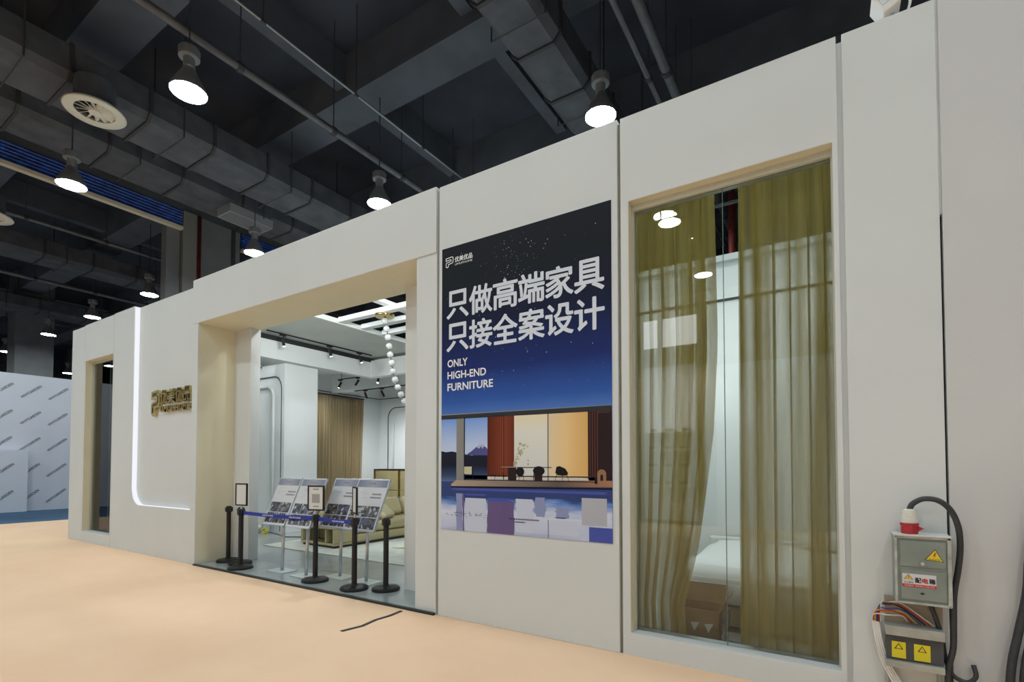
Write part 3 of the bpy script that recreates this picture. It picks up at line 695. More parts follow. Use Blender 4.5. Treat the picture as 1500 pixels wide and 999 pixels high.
# furniture of the picture
pr_('printed_table', dk2, y4, (-2.559,-2.033,1.482,1.489), (-2.485,-2.395,1.365,1.483), (-2.205,-2.125,1.365,1.483))
pr_('printed_table_top', pm('tabletop', (.35,.30,.26)), y4-.0003, (-2.559,-2.38,1.486,1.491))
def ell(cx, cz, rx, rz, n=14): return [(cx+rx*math.cos(2*math.pi*k/n), cz+rz*math.sin(2*math.pi*k/n)) for k in range(n)]
pr_('printed_chairs', dk, y4-.0006, ell(-2.355,1.447,.045,.042), [(-2.36,1.41),(-2.355,1.41),(-2.37,1.362),(-2.374,1.362)], [(-2.325,1.415),(-2.32,1.415),(-2.312,1.362),(-2.317,1.362)],
    ell(-2.16,1.455,.06,.042), [(-2.215,1.43),(-2.205,1.43),(-2.213,1.364),(-2.218,1.364)], [(-1.997,1.44),(-1.985,1.492),(-1.955,1.498),(-1.90,1.476),(-1.873,1.436),(-1.885,1.418),(-1.93,1.415),(-1.975,1.42)],
    [(-1.985,1.425),(-1.98,1.425),(-2.0,1.366),(-2.004,1.366)], [(-1.93,1.418),(-1.925,1.418),(-1.925,1.362),(-1.929,1.362)], [(-1.888,1.424),(-1.883,1.424),(-1.862,1.364),(-1.866,1.364)], [(-2.62,1.44),(-2.615,1.44),(-2.634,1.364),(-2.638,1.364)], [(-2.545,1.44),(-2.54,1.44),(-2.53,1.364),(-2.534,1.364)])
pr_('printed_armchair', pm('armchair', (.46,.45,.30)), y4, (-2.992,-2.895,1.42,1.492)); pr_('printed_armchair_legs', dk, y4-.0003, (-2.992,-2.984,1.375,1.42), (-2.90,-2.882,1.415,1.49), (-2.89,-2.884,1.372,1.42))
arch_ = [(-1.607,1.377)] + [(-1.5685+.0385*math.cos(R(a)), 1.435+.036*math.sin(R(a))) for a in range(180,-1,-20)] + [(-1.53,1.377),(-1.556,1.377),(-1.556,1.42),(-1.5685,1.432),(-1.581,1.42),(-1.581,1.377)]
pr_('printed_arch_stool', pm('stool', (.26,.14,.08)), y4, arch_)
b = MB(); rnd = random.Random(2)
for k in range(26):
    t = rnd.random(); cx = -2.405+.07*t+rnd.uniform(-.05,.06)*t+.01; cz = 1.53+.17*t+rnd.uniform(-.02,.02); a = rnd.uniform(0, 3.1)
    dx, dz = math.cos(a)*.014, math.sin(a)*.014; b.poly([(cx-dx, cz-dz), (cx-dz*.35, cz+dx*.35), (cx+dx, cz+dz), (cx+dz*.35, cz-dx*.35)], y4)
tag(b.build('printed_leaves', pm('leaf', (.30,.27,.10)), e), kind='stuff')
pr_('printed_vase', pm('vase', (.34,.32,.24)), y4, (-2.425,-2.40,1.49,1.54), [(-2.414,1.54),(-2.410,1.54),(-2.36,1.66),(-2.364,1.66)])
pr_('printed_pendant', pm('pend', (.30,.30,.27)), y4, ell(-2.27,1.515,.011,.010,8), ell(-2.27,1.548,.008,.008,8), (-2.271,-2.269,1.56,1.57))
# reflections printed in the lake
rf = pm('refl_grey', (.22,.25,.42)); rp = pm('refl_purple', (.12,.085,.20)); rb = pm('refl_blue', (.06,.08,.33)); rw = pm('refl_pale', (.46,.50,.62))
rf = pm('refl_grey', (.27,.31,.47)); rw = pm('refl_pale', (.45,.49,.61))
pr_('printed_reflection', rf, y2, wavy(-3.089,-3.015,PZ0+.001,1.23,1,.004), wavy(-2.20,-2.10,1.05,1.22,2), wavy(-1.99,-1.87,1.05,1.14,3))
pr_('printed_reflection', rp, y2, wavy(-2.717,-2.419,PZ0+.001,1.17,4,.006), wavy(-3.012,-2.992,PZ0+.001,1.23,5,.003))
pr_('printed_reflection', rb, y2-.0001, (-1.683,PX1,PZ0,.99), wavy(-2.98,-2.74,1.215,1.232,6,.03), wavy(-2.70,-2.45,1.165,1.20,7,.03), wavy(-3.14,PX1-.04,1.262,1.284,8,.03))
pr_('printed_reflection', rw, y2-.0002, wavy(-2.98,-2.73,PZ0+.001,1.19,9,.006), wavy(-2.40,-2.22,.9,1.20,10,.015), wavy(-2.05,-1.78,.90,1.03,11,.02))
pr_('printed_reflection', pm('refl_line', (.09,.08,.17)), y3, (-2.071,-2.064,PZ0,1.03), (-2.533,-2.529,PZ0,1.17), wavy(-2.412,-2.30,.985,.995,12,.02), wavy(-1.995,-1.89,1.045,1.056,13,.02))
pr_('code_square', pm('patch', (.36,.37,.42)), y3, (-1.749,-1.525,1.002,1.230))
# brush marks of the calligraphy line and the small caption (illegible in the photograph)
b = MB(); rnd = random.Random(9)
for k in range(9):
    cx = -3.205+k*.058
    for q in range(6 if k > 1 else 3):
        x = cx+rnd.uniform(-.016,.016); z = 1.03+rnd.uniform(-.022,.022); a = rnd.choice((0, .4, 1.3, 2.4, 1.57)); l = rnd.uniform(.008,.018)
        dx, dz = math.cos(a)*l, math.sin(a)*l; b.poly([(x-dx, z-dz-.0022), (x+dx, z+dz-.0015), (x+dx, z+dz+.0015), (x-dx, z-dz+.0022)], y4)
for k in range(18): b.rect(-2.47+k*.0176, -2.47+k*.0176+.012, 1.010, 1.022, y4)
tag(b.build('caption_marks', pm('caption', (.03,.03,.06)), e), kind='stuff')

# electrical boxes on the right
EB = D-.165
M_GBOX = mat('green_grey_enamel', (.235,.27,.245), .45, var=.12, vscale=9, bump=.05)
M_BOXEDGE = mat('worn_box_rim', (.42,.44,.40), .5, var=.25, vscale=14)
M_YEL = mat('warning_yellow', (.80,.62,.03), .45)
e = empty('electrical_box', (.46, D-.08, .70), 'green-grey steel distribution box with warning stickers, mounted on the wall seam', 'electrical box')
MB().box(.335, .588, EB+.006, D-.002, .700, 1.088).build('body', M_GBOX, e, bevel=.004)
b = MB()
for q in ((.335,.588,1.076,1.092), (.335,.588,.696,.708), (.333,.345,.70,1.09), (.572,.590,.70,1.09)): b.box(q[0], q[1], EB-.004, EB+.012, q[2], q[3])
b.build('rim', M_BOXEDGE, e, bevel=.002)
MB().box(.330, .593, EB-.012, D-.002, 1.090, 1.098).build('top_plate', mat('pale_top_plate', (.66,.67,.65), .4), e)
d1 = MB().box(.358, .566, EB-.002, EB+.008, .913, 1.062).build('upper_door', M_GBOX, e, bevel=.003)
MB().lathe([(.001,0),(.011,0),(.011,.01),(.009,.014),(.001,.014)], (0,0,0), 14).rot(R(90),'X').build('lock', M_STEEL, d1, off=(-.458,-EB+.012,-.936)).location = Vector((0,0,0))-parent_world(d1)
d2 = MB().box(.358, .566, EB-.002, EB+.008, .722, .893).build('lower_door', M_GBOX, e, bevel=.003)
MB().prism(ell(.457,.762,.010,.006,10), EB-.004, EB-.001).build('finger_hole', M_BLACKTRIM, d2)
b = MB(); b.cur = 0; tri = [(.470,.958),(.556,.950),(.518,1.022)]; cxy = (.5147,.9767)
b.poly(tri, EB-.0028); b.cur = 1; b.poly([(cxy[0]+(x-cxy[0])*.88, cxy[1]+(z-cxy[1])*.88) for x, z in tri], EB-.0034)
b.cur = 2; b.poly([(.517,1.004),(.508,.985),(.514,.985),(.509,.970),(.522,.989),(.516,.989),(.523,1.003)], EB-.004)
b.build('warning_sticker', [M_BLACKTRIM, M_YEL, mat('sign_red', (.55,.03,.02), .5)], d1)
ttext(MB(), '有电危险', .489, .540, .957, .967, EB-.004).build('sticker_text', mat('sticker_brown', (.16,.10,.01), .6), d1)
b = MB(); b.cur = 0; b.rect(.366,.520,.803,.872,EB-.0028); b.cur = 1; b.rect(.366,.520,.796,.812,EB-.0034)
b.cur = 2; t2 = [(.373,.840),(.417,.838),(.395,.869)]; b.poly(t2, EB-.0034); b.cur = 3; b.poly([(.395+(x-.395)*.8, .849+(z-.849)*.8) for x, z in t2], EB-.004)
b.cur = 1; b.poly([(.397,.861),(.390,.850),(.394,.850),(.391,.842),(.401,.853),(.396,.853)], EB-.0046)
b.build('name_sticker', [mat('sticker_white', (.66,.66,.70), .4), MATS['sign_red'], M_BLACKTRIM, M_YEL], d2)
for ch, x, mm in (('配', .426, M_BLACKTRIM), ('电', .457, MATS['sign_red']), ('箱', .489, M_BLACKTRIM)): ttext(MB(), ch, x, x+.026, .822, .850, EB-.0034, 0, .0012).build('sticker_character', mm, d2)
ttext(MB(), '当心触电', .374, .416, .816, .829, EB-.0034).build('sticker_text', M_BLACKTRIM, d2)
b = MB()
for x0_, s_ in ((.376,'有电危险'), (.424,'请勿靠近'), (.470,'非电工勿动')): ttext(b, s_, x0_, x0_+.042, .799, .808, EB-.0042)
b.build('sticker_text', mat('sticker_pale', (.8,.75,.72), .5), d2)
# plug and cable
pcx, pcy = .412, D-.10
e = empty('industrial_plug', (pcx, pcy, 1.098), 'white and red industrial plug standing on top of the distribution box', 'plug')
MB().lathe([(.040,0),(.042,.01),(.042,.045),(.046,.05),(.046,.062)], (pcx,pcy,1.098), 18).build('red_socket', mat('plug_red', (.42,.02,.03), .4), e, smooth=False)
MB().lathe([(.037,.06),(.039,.065),(.038,.11),(.034,.112),(.034,.125),(.031,.14),(.022,.146)], (pcx,pcy,1.098), 18).build('white_cap', mat('plug_white', (.72,.70,.62), .45), e)
MB().prism([(pcx+.04,1.115),(pcx+.066,1.13),(pcx+.04,1.145)], pcy-.015, pcy+.015).build('latch', MATS['plug_red'], e)
def spline(pts, n=10):
    pts = [Vector(p) for p in pts]; P = [pts[0]*2-pts[1]] + pts + [pts[-1]*2-pts[-2]]; out = []
    for i in range(1, len(P)-2):
        for k in range(n):
            t = k/n; a, b_, c_, d_ = P[i-1], P[i], P[i+1], P[i+2]
            out.append(.5*((2*b_)+(c_-a)*t+(2*a-5*b_+4*c_-d_)*t*t+(3*b_-a-3*c_+d_)*t**3))
    return out + [pts[-1]]
M_RUB = mat('black_rubber_cable', (.035,.037,.042), .5, var=.2, vscale=30)
tag(MB().tube(spline([(pcx,pcy,1.235),(.43,pcy,1.275),(.48,pcy,1.305),(.545,pcy-.01,1.298),(.60,pcy,1.245),(.632,pcy,1.15),(.640,pcy+.01,1.03),(.630,pcy+.02,.90),(.612,pcy+.03,.76),(.605,pcy+.02,.60),(.60,pcy+.02,.45),(.575,pcy+.02,.30),(.57,pcy,.0+.02)]), .0155, 10).build('power_cable', M_RUB, smooth=True),
    'thick black power cable arching from the plug down beside the distribution box', 'cable')
tag(MB().tube(spline([(.50,D-.05,.70),(.525,D-.06,.62),(.555,D-.05,.50),(.57,D-.045,.38),(.60,D-.05,.29),(.66,D-.06,.265),(.70,D-.05,.30),(.695,D-.03,.36)]), .012, 10).build('power_cable', M_RUB, smooth=True),
    'black cable looping below the boxes onto the grey wall', 'cable')
e = empty('junction_box', (.42, D-.08, .31), 'open lower metal junction box with two yellow warning labels', 'junction box')
M_ZINC = mat('zinc_sheet', (.42,.43,.40), .45, metal=.4, var=.15, vscale=10); M_DKB = mat('inner_dark_board', (.07,.072,.08), .6)
MB().box(.29, .565, D-.03, D-.002, .30, .70).build('back_plate', mat('tan_mount_plate', (.40,.34,.26), .7), e)
MB().box(.285, .56, D-.13, D-.03, .49, .545).build('top_rail', M_ZINC, e, bevel=.003)
MB().box(.29, .555, D-.10, D-.03, .345, .49).build('terminal_board', M_DKB, e)
MB().box(.283, .556, D-.135, D-.03, .305, .342).build('bottom_rail', M_ZINC, e, bevel=.003)
yl = mat('label_yellow', (.75,.62,.02), .5)
for x0_, x1_, z0_ in ((.315,.382,.355), (.420,.495,.355)):
    b = MB(); b.cur = 0; b.box(x0_, x1_, D-.106, D-.1005, z0_, z0_+.095); b.cur = 1; xm = (x0_+x1_)/2
    b.poly([(xm-.022,z0_+.052),(xm+.022,z0_+.052),(xm,z0_+.088)], D-.1066); b.cur = 0; b.poly([(xm-.014,z0_+.056),(xm+.014,z0_+.056),(xm,z0_+.081)], D-.1072)
    b.build('warning_label', [yl, M_BLACKTRIM], e)
MB().prism([(.285,.30),(.30,.30),(.30,.0),(.285,.0)], D-.04, D-.004).build('leg', M_ZINC, e); MB().box(.535,.55,D-.04,D-.004,0,.30).build('leg', M_ZINC, e)
cols = [(.6,.6,.58),(.45,.03,.02),(.55,.40,.03),(.03,.08,.35),(.02,.02,.02),(.45,.03,.02),(.58,.56,.5)]
for k in range(7):
    rn = random.Random(k+20); z = .60+.012*k
    pts = [(.40+.02*k, D-.05-.004*k, .56), (.37, D-.08, z), (.30, D-.10+.008*k, z+.015*math.sin(k*2)), (.235+.006*k, D-.07, z-.01), (.225+.007*k, D-.045-.005*k, .545)]
    tag(MB().tube(spline(pts, 6), .0045, 6).build('wire', mat('wire_%d' % k, cols[k], .4), smooth=True), ['pale grey','lower red','yellow','blue','black','upper red','cream'][k] + ' wire in the coloured tangle above the junction box', 'wire', 'loose coloured wires at the junction box')
for k in range(4):
    pts = [(.225+.010*k, D-.04-.006*k, .56), (.24+.010*k, D-.035-.004*k, .45), (.265+.011*k, D-.035, .32), (.315+.014*k, D-.04, .20), (.37+.02*k, D-.05, .09), (.40+.03*k, D-.08, .012)]
    tag(MB().tube(spline(pts, 6), .0065, 6).build('white_cable', M_WHITEPL, smooth=True), 'white cable of the bundle running down left of the junction box', 'cable', 'white cable bundle')
# cables and green cabinet at the right picture edge
for k, (dx, r) in enumerate(((0,.020),(.05,.016))):
    tag(MB().tube(spline([(1.02+dx,D-.05,1.45),(.965+dx,D-.06,1.2),(.93+dx,D-.06,1.0),(.915+dx,D-.06,.80),(.875+dx,D-.07,.58),(.845+dx,D-.08,.42),(.83+dx,D-.09,.25),(.82+dx,D-.12,.02)]), r, 10).build('power_cable', M_RUB, smooth=True),
        ('leftmost' if k == 0 else 'right-hand') + ' black cable hanging on the grey wall at the right picture edge', 'cable')
e = empty('cabinet', (1.0, D-.12, 0), 'edge of a pale green metal cabinet at the bottom right picture corner', 'cabinet')
MB().box(.918, 1.25, D-.22, D-.01, .02, .47).build('body', mat('pale_green_enamel', (.45,.50,.36), .45), e, bevel=.006); MB().box(.93, 1.23, D-.228, D-.222, .05, .44).build('door', mat('green_dark', (.08,.12,.08), .5), e)
# flood light on top of the facade
e = empty('flood_light', (.38, D+.07, 4.352), 'white flood light fixed on the booth top edge at the upper right', 'lamp')
b = MB().box(.33, .43, D-.03, D+.13, 4.385, 4.53); b.rot(R(-28), 'Y', (.38, D, 4.42)); b.build('housing', M_WHITEPL, e, bevel=.008)
MB().tube([(.40,D+.05,4.352),(.40,D+.05,4.44)], .012, 8).build('bracket', M_STEEL, e)
b = MB().box(.345,.415,D-.036,D-.031,4.43,4.50); b.rot(R(-28), 'Y', (.38, D, 4.42)); b.build('lens', mat('flood_lens', (.75,.8,.85), .15), e)
MB().tube(spline([(.41,D+.08,4.50),(.46,D+.06,4.52),(.49,D+.05,4.44),(.47,D+.06,4.36)]), .008, 6).build('lead', M_WHITEPL, e, smooth=True)

# ================================================================== ENTRANCE THINGS
FZ = .016
def make_post():
    e = empty('stanchion', (0,0,0))
    MB().lathe([(.001,0),(.165,0),(.168,.012),(.165,.028),(.15,.040),(.05,.052),(.038,.06)], seg=32).build('base', M_BLACKMETAL, e)
    MB().lathe([(.032,.05),(.032,.79)], seg=18).build('post', M_BLACKMETAL, e, smooth=False)
    MB().lathe([(.033,.76),(.042,.77),(.042,.84),(.036,.855),(.02,.86)], seg=18).build('head', M_BLACKMETAL, e)
    b = MB()
    for k in range(4): a = k*math.pi/2; b.box(.034,.050,-.022,.022,.775,.838); b.rot(a, start=len(b.v)-8)
    b.build('belt_slot', M_BLACKTRIM, e)
    return e
posts = [(-7.90, 4.27, 'black belt stanchion standing against the left jamb, nothing on top'), (-7.55, 4.262, 'black belt stanchion hidden behind the leftmost sign-topped stanchion'),
         (-7.21, 4.075, 'black belt stanchion topped by the leftmost empty sign frame'), (-5.60, 4.14, 'black belt stanchion topped by the middle sign frame'),
         (-4.835, 4.12, 'black belt stanchion topped by the edge-on sign frame'), (-4.49, 4.30, 'black belt stanchion standing alone at the right, nothing on top')]
p0 = make_post()
for i, (x, y, lb) in enumerate(posts):
    p = p0 if i == 0 else copy_tree(p0); p.location = (x, y, FZ); tag(p, lb, 'stanchion', 'black stanchions across the entrance')
M_PAPER = mat('sign_paper', (.72,.72,.71), .5); M_GREYINK = mat('grey_ink', (.22,.22,.24), .6)
def make_sign(loc, ang, label, face):
    e = empty('sign_frame', loc, label, 'sign frame'); e.rotation_euler = (0, 0, ang)
    W, H, t = .125, .325, .012; b = MB()
    z = .045
    for q in ((-W,W,z,z+.018), (-W,W,z+H-.018,z+H), (-W,-W+.018,z+.018,z+H-.018), (W-.018,W,z+.018,z+H-.018)): b.box(q[0], q[1], -t, t, q[2], q[3])
    b.build('frame', M_BLACKMETAL, e, off=(0,0,0), bevel=.003)
    MB().box(-W+.018, W-.018, -.004, .004, z+.018, z+H-.018).build('sheet', M_PAPER, e, off=(0,0,0))
    MB().lathe([(.014,0),(.014,.047)], seg=12).build('socket', M_STEEL, e, off=(0,0,0))
    if face:
        MB().rect(-.06, .06, z+.10, z+.215, -.0048).build('blank_square', mat('code_grey', (.36,.36,.36), .6), e, off=(0,0,0))
        b = MB(); b.rect(-.045,.045,z+.27,z+.282,-.0048); b.rect(-.045,.045,z+.05,z+.062,-.0048); b.build('printed_line', M_GREYINK, e, off=(0,0,0))
HZ = FZ+.86
make_sign((-7.21, 4.075, HZ), R(6), 'empty black sign frame with white sheet on the left stanchion', False)
make_sign((-5.60, 4.14, HZ), R(15), 'black sign frame with printed notice facing the aisle, middle stanchion', True)
make_sign((-4.835, 4.12, HZ), R(-30), 'black sign frame turned almost edge-on on the right stanchion', False)
M_BELT = mat('blue_belt_webbing', (.012,.035,.36), .55)
def belt(a, b_, texts, label):
    a, b_ = Vector(a), Vector(b_); d = (b_-a); L = d.length; d.normalize(); n = Vector((d.y, -d.x, 0))
    e = empty('barrier_belt', (a+b_)/2, label, 'belt'); N = 12; vs = []; fs = []
    def pt(t, s, o): return a.lerp(b_, t) + Vector((0,0, .025*s - .012*math.sin(math.pi*t))) + n*o
    for o in (.001, -.001):
        for i in range(N+1): vs += [pt(i/N, 1, o), pt(i/N, -1, o)]
    k = 2*(N+1)
    for i in range(N):
        q = 2*i; fs += [(q, q+1, q+3, q+2), (k+q, k+q+2, k+q+3, k+q+1), (q, q+2, k+q+2, k+q), (q+1, k+q+1, k+q+3, q+3)]
    MB().add(vs, fs).build('webbing', M_BELT, e)
    for t in texts: add_text(MB(), 'UMUPHOME', pt(t, -.42, .0025), d*.24, (0,0,.020), bold=.02).build('belt_lettering', mat('belt_white', (.7,.72,.78), .5), e)
HB = FZ+.805
belt((-7.17,4.077,HB), (-5.65,4.138,HB), (.30, .68), 'blue printed barrier belt between the left and middle stanchions')
belt((-5.55,4.139,HB), (-4.885,4.121,HB), (.42,), 'short blue printed barrier belt between the middle and right stanchions')

# poster stands
def photo_mat(k, tint):
    n = 'photo_%d' % k; m = mat(n, (.1,.1,.1), .35); nt = m.node_tree; b = nt.nodes['Principled BSDF']
    tc = nt.nodes.new('ShaderNodeTexCoord'); v = nt.nodes.new('ShaderNodeTexVoronoi'); v.distance = 'CHEBYCHEV'; v.inputs['Scale'].default_value = 26
    mp = nt.nodes.new('ShaderNodeMapping'); mp.inputs['Location'].default_value = (k*1.7, k*.9, k*2.3)
    nt.links.new(tc.outputs['Object'], mp.inputs[0]); nt.links.new(mp.outputs[0], v.inputs['Vector'])
    r = nt.nodes.new('ShaderNodeValToRGB'); r.color_ramp.interpolation = 'CONSTANT'; el = r.color_ramp.elements
    cs = [(0,(.02,.022,.03)),(.3,tint),(.55,(.09,.09,.11)),(.75,(.45,.46,.48)),(.9,(.16,.13,.10))]
    while len(el) < len(cs): el.new(.5)
    for q, (p, c_) in zip(el, cs): q.position = p; q.color = (*c_, 1)
    sp = nt.nodes.new('ShaderNodeSeparateColor'); nt.links.new(v.outputs['Color'], sp.inputs[0]); nt.links.new(sp.outputs[0], r.inputs[0]); nt.links.new(r.outputs[0], b.inputs['Base Color'])
    return m
PHO = [photo_mat(k, t) for k, t in enumerate(((.10,.11,.15),(.14,.12,.09),(.08,.10,.20),(.20,.20,.22),(.07,.08,.13)))]
M_CLEAR = mat('pale_base_plate', (.62,.68,.68), .15, spec=.6)
hdr = xramp('board_header', [(0,(.20,.23,.33)),(.5,(.40,.42,.50)),(1,(.22,.24,.34))], -.28, .28)
def display_stand(x, y, label, seed, W=.252):
    e = empty('display_stand', (x, y, FZ), label, 'display stand', 'display board stands inside the entrance')
    zc, tilt, L = .985, R(23), .345
    MB().box(-.19, .19, -.125, .125, 0, .012).build('base_plate', M_CLEAR, e, off=(0,0,0), bevel=.003)
    MB().tube([(0,0.0,.012),(0,0.03,zc-.1)], .021, 12).build('pole', M_STEEL, e, off=(0,0,0), smooth=True)
    MB().box(-.07,.07,.01,.05,zc-.13,zc-.04).build('bracket', M_STEEL, e, off=(0,0,0))
    def T(m_): m_.rot(-tilt, 'X'); m_.v = [(p[0], p[1], p[2]+zc) for p in m_.v]; return m_
    bd = T(MB().box(-W, W, -.01, .012, -L, L)).build('board', mat('board_white', (.66,.67,.70), .35), e, off=(0,0,0), bevel=.003)
    b = MB()
    for q in ((-W-.004,-W+.004,-L,L),(W-.004,W+.004,-L,L),(-W,W,L-.004,L+.006),(-W,W,-L-.006,-L+.004)): b.box(q[0], q[1], -.013, .014, q[2], q[3])
    T(b).build('board_frame', M_STEEL, e, off=(0,0,0))
    f = -.0112
    T(MB().rect(-W+.012, W-.012, L*.68, L-.012, f)).build('header_print', hdr, bd, off=(0,0,0))
    T(ttext(MB(), 'UMUPHOME', -.06, .06, L*.80, L*.86, f-.0008, .03)).build('header_lettering', M_GREYINK, bd, off=(0,0,0))
    rn = random.Random(seed); b = MB()
    for q in range(2):
        xx = .05 - .02*q
        while xx < .21: ww = rn.uniform(.014,.026); b.rect(xx, xx+ww, .13-q*.045, .152-q*.045, f); xx += ww+.006
    for q in range(16):
        x0_ = rn.uniform(-.19,-.06); z0_ = rn.uniform(.07,.20)
        if q % 2: b.rect(x0_, x0_+rn.uniform(.02,.05), z0_, z0_+.002, f)
        else: b.rect(x0_, x0_+.002, z0_, z0_+rn.uniform(.015,.03), f)
    tag(T(b).build('heading_marks', M_GREYINK, bd, off=(0,0,0)), kind='stuff')
    k = 0
    for r_ in range(2):
        xs = (-W+.02, -.005, W-.02) if (seed+r_) % 2 else (-W+.02, -.06, .10, W-.02)
        for a, c_ in zip(xs[:-1], xs[1:]):
            z1_ = -.02 - r_*.155
            T(MB().rect(a+.003, c_-.003, z1_-.145, z1_, f)).build('photo_print', PHO[(seed*2+k) % 5], bd, off=(0,0,0)); k += 1
    return e
display_stand(-6.54, 4.29, 'tilted white display board on steel pole, leftmost of the four', 1)
display_stand(-5.955, 4.26, 'tilted white display board on steel pole, second from the left, partly behind the notice', 2)
display_stand(-5.53, 4.47, 'tilted white display board on steel pole, third from the left', 3)
display_stand(-5.0, 4.45, 'tilted white display board on steel pole, rightmost of the four', 4, .285)

# bead chandelier
e = empty('bead_pendant', (-6.95, 6.58, 4.325), 'pendant of clear glass beads on a gold ceiling disc', 'pendant lamp')
MB().lathe([(.001,-.05),(.17,-.05),(.18,-.04),(.18,-.004),(.16,0)], (-6.95,6.58,4.325), 32).build('ceiling_disc', M_GOLD, e)
M_BEAD = mat('frosted_glass_bead', (.78,.80,.82), .08, spec=.8); bn = M_BEAD.node_tree.nodes['Principled BSDF']
bn.inputs['Transmission Weight'].default_value = .55; bn.inputs['Roughness'].default_value = .12
ch = spline([(-6.945,6.58,4.20),(-6.87,6.58,3.93),(-6.795,6.58,3.54),(-6.70,6.58,3.15),(-6.565,6.58,2.87),(-6.40,6.58,2.62),(-6.18,6.58,2.45)], 30)
MB().tube([(-6.95,6.58,4.28)]+[tuple(p) for p in ch[::6]], .008, 6).build('cable', M_BLACKTRIM, e)
acc = 0; last = None
for p in ch:
    if last is None or (p-last).length >= .158:
        MB().sphere(p, .060, 14, 10).build('bead', M_BEAD, e, smooth=True); MB().lathe([(.02,.06),(.02,.075)], p, 8).build('bead_cap', M_GOLD, e); last = p.copy()

# rug and sofa
M_RUG = mat('cream_rug_pile', (.62,.64,.58), .95, var=.1, vscale=5, bump=.4, bscale=150)
e = empty('rug', (-6.8, 7.2, FZ), 'large pale rug with olive leaf shapes under the cream sofa', 'rug')
MB().box(-8.9, -4.6, 5.45, 9.1, FZ, FZ+.018).build('pile', M_RUG, e, bevel=.006)
for k, (x, y, a) in enumerate(((-6.35,6.55,.3),(-5.6,6.2,1.2),(-6.2,7.6,2.2))):
    m = MB(); m.prism([(-.28,0),(-.1,.09),(.12,.08),(.30,0),(.1,-.08),(-.12,-.07)], 0, .022, 'z'); m.rot(a); m.v = [(p[0]+x, p[1]+y, p[2]+FZ) for p in m.v]
    m.build('leaf_motif', mat('rug_olive', (.36,.38,.16), .95), e)
so = empty('sofa', (-7.38, 5.83, FZ+.02), 'long cream leather sofa with open shelf end inside the entrance', 'sofa'); so.rotation_euler = (0,0,R(-2))
O = (0,0,0)
b = MB(); b.box(-1.0,0,.0,.40,.035,.075); b.box(-1.0,0,.0,.40,.325,.385); b.box(-1.0,-.95,0,.40,.075,.325); b.box(-.05,0,0,.40,.075,.325); b.box(-.285,-.25,.01,.40,.075,.325); b.box(-.95,-.05,.36,.40,.075,.325)
b.build('shelf_end', M_LEATHER, so, off=O, bevel=.018, seg=3)
MB().box(-.97,-.03,.04,3.35,0,.05).build('plinth', M_BLACKTRIM, so, off=O)
MB().box(-1.0,0.02,.41,3.4,.045,.20).build('base_roll', M_LEATHER, so, off=O, bevel=.05, seg=4)
for k in range(2): MB().box(-.95,.01,.43+k*1.49,1.90+k*1.49,.21,.40).build('seat_cushion', M_LEATHER, so, off=O, bevel=.06, seg=4)
MB().box(-1.10,-.85,.42,3.4,.20,.60).build('backrest', M_LEATHER, so, off=O, bevel=.08, seg=4)
for k in range(3):
    m = MB().box(-.11,.11,-.38,.38,0,.40); m.rot(R(-24),'Y'); m.v = [(p[0]-.62, p[1]+.95+k*.85, p[2]+.41) for p in m.v]; m.build('back_cushion', M_LEATHER, so, off=O, bevel=.09, seg=4)
m = MB().box(-.07,.07,-.25,.25,-.24,.24); m.rot(R(-50),'Y'); m.rot(R(25)); m.v = [(p[0]-.32, p[1]+1.35, p[2]+.58) for p in m.v]
m.build('throw_pillow', mat('pale_tan_leather', (.50,.44,.27), .45), so, off=O, bevel=.06, seg=4)
# white low table with magazine behind the sofa
e = empty('low_table', (-9.75, 10.1, FZ), 'low white table behind the sofa', 'table')
MB().box(-10.7,-8.8,9.6,10.7,.36,.42).build('table_top', M_WHITEPL, e, bevel=.01)
for x in (-10.5,-9.0):
    for y in (9.75,10.55): MB().box(x-.04,x+.04,y-.04,y+.04,FZ,.36).build('leg', M_WHITEPL, e)
e = empty('magazine', (-9.8, 9.9, .42), 'open black and white picture magazine standing on the low white table', 'magazine')
for k in range(3):
    m = MB().box(-.26,.26,-.012,.012,0,.27); m.rot(R(-32),'X'); m.rot(R(8*k)); m.v = [(p[0]-9.95+k*.24, p[1]+9.8+k*.06, p[2]+.423) for p in m.v]; m.build('page', PHO[(k*2+1) % 5], e)
# tan cabinet at the back wall
e = empty('tall_cabinet', (-11.5, 11.8, FZ), 'tan leather-fronted cabinet with thin black top against the back wall', 'cabinet')
MB().box(-12.62,-10.4,11.6,12.10,FZ,1.37).build('body', M_TAN, e, bevel=.02)
MB().box(-12.66,-10.36,11.56,12.13,1.37,1.40).build('top', M_BLACKTRIM, e)
for x in (-12.66,-11.55): MB().box(x,x+.05,11.55,11.6,FZ,1.37).build('post', M_GOLD, e)
for z0_, z1_ in ((.10,.70),(.72,1.33)):
    for x in (-12.58,-11.48): MB().box(x,x+1.0,11.575,11.60,z0_,z1_).build('door', M_TAN, e, bevel=.012)
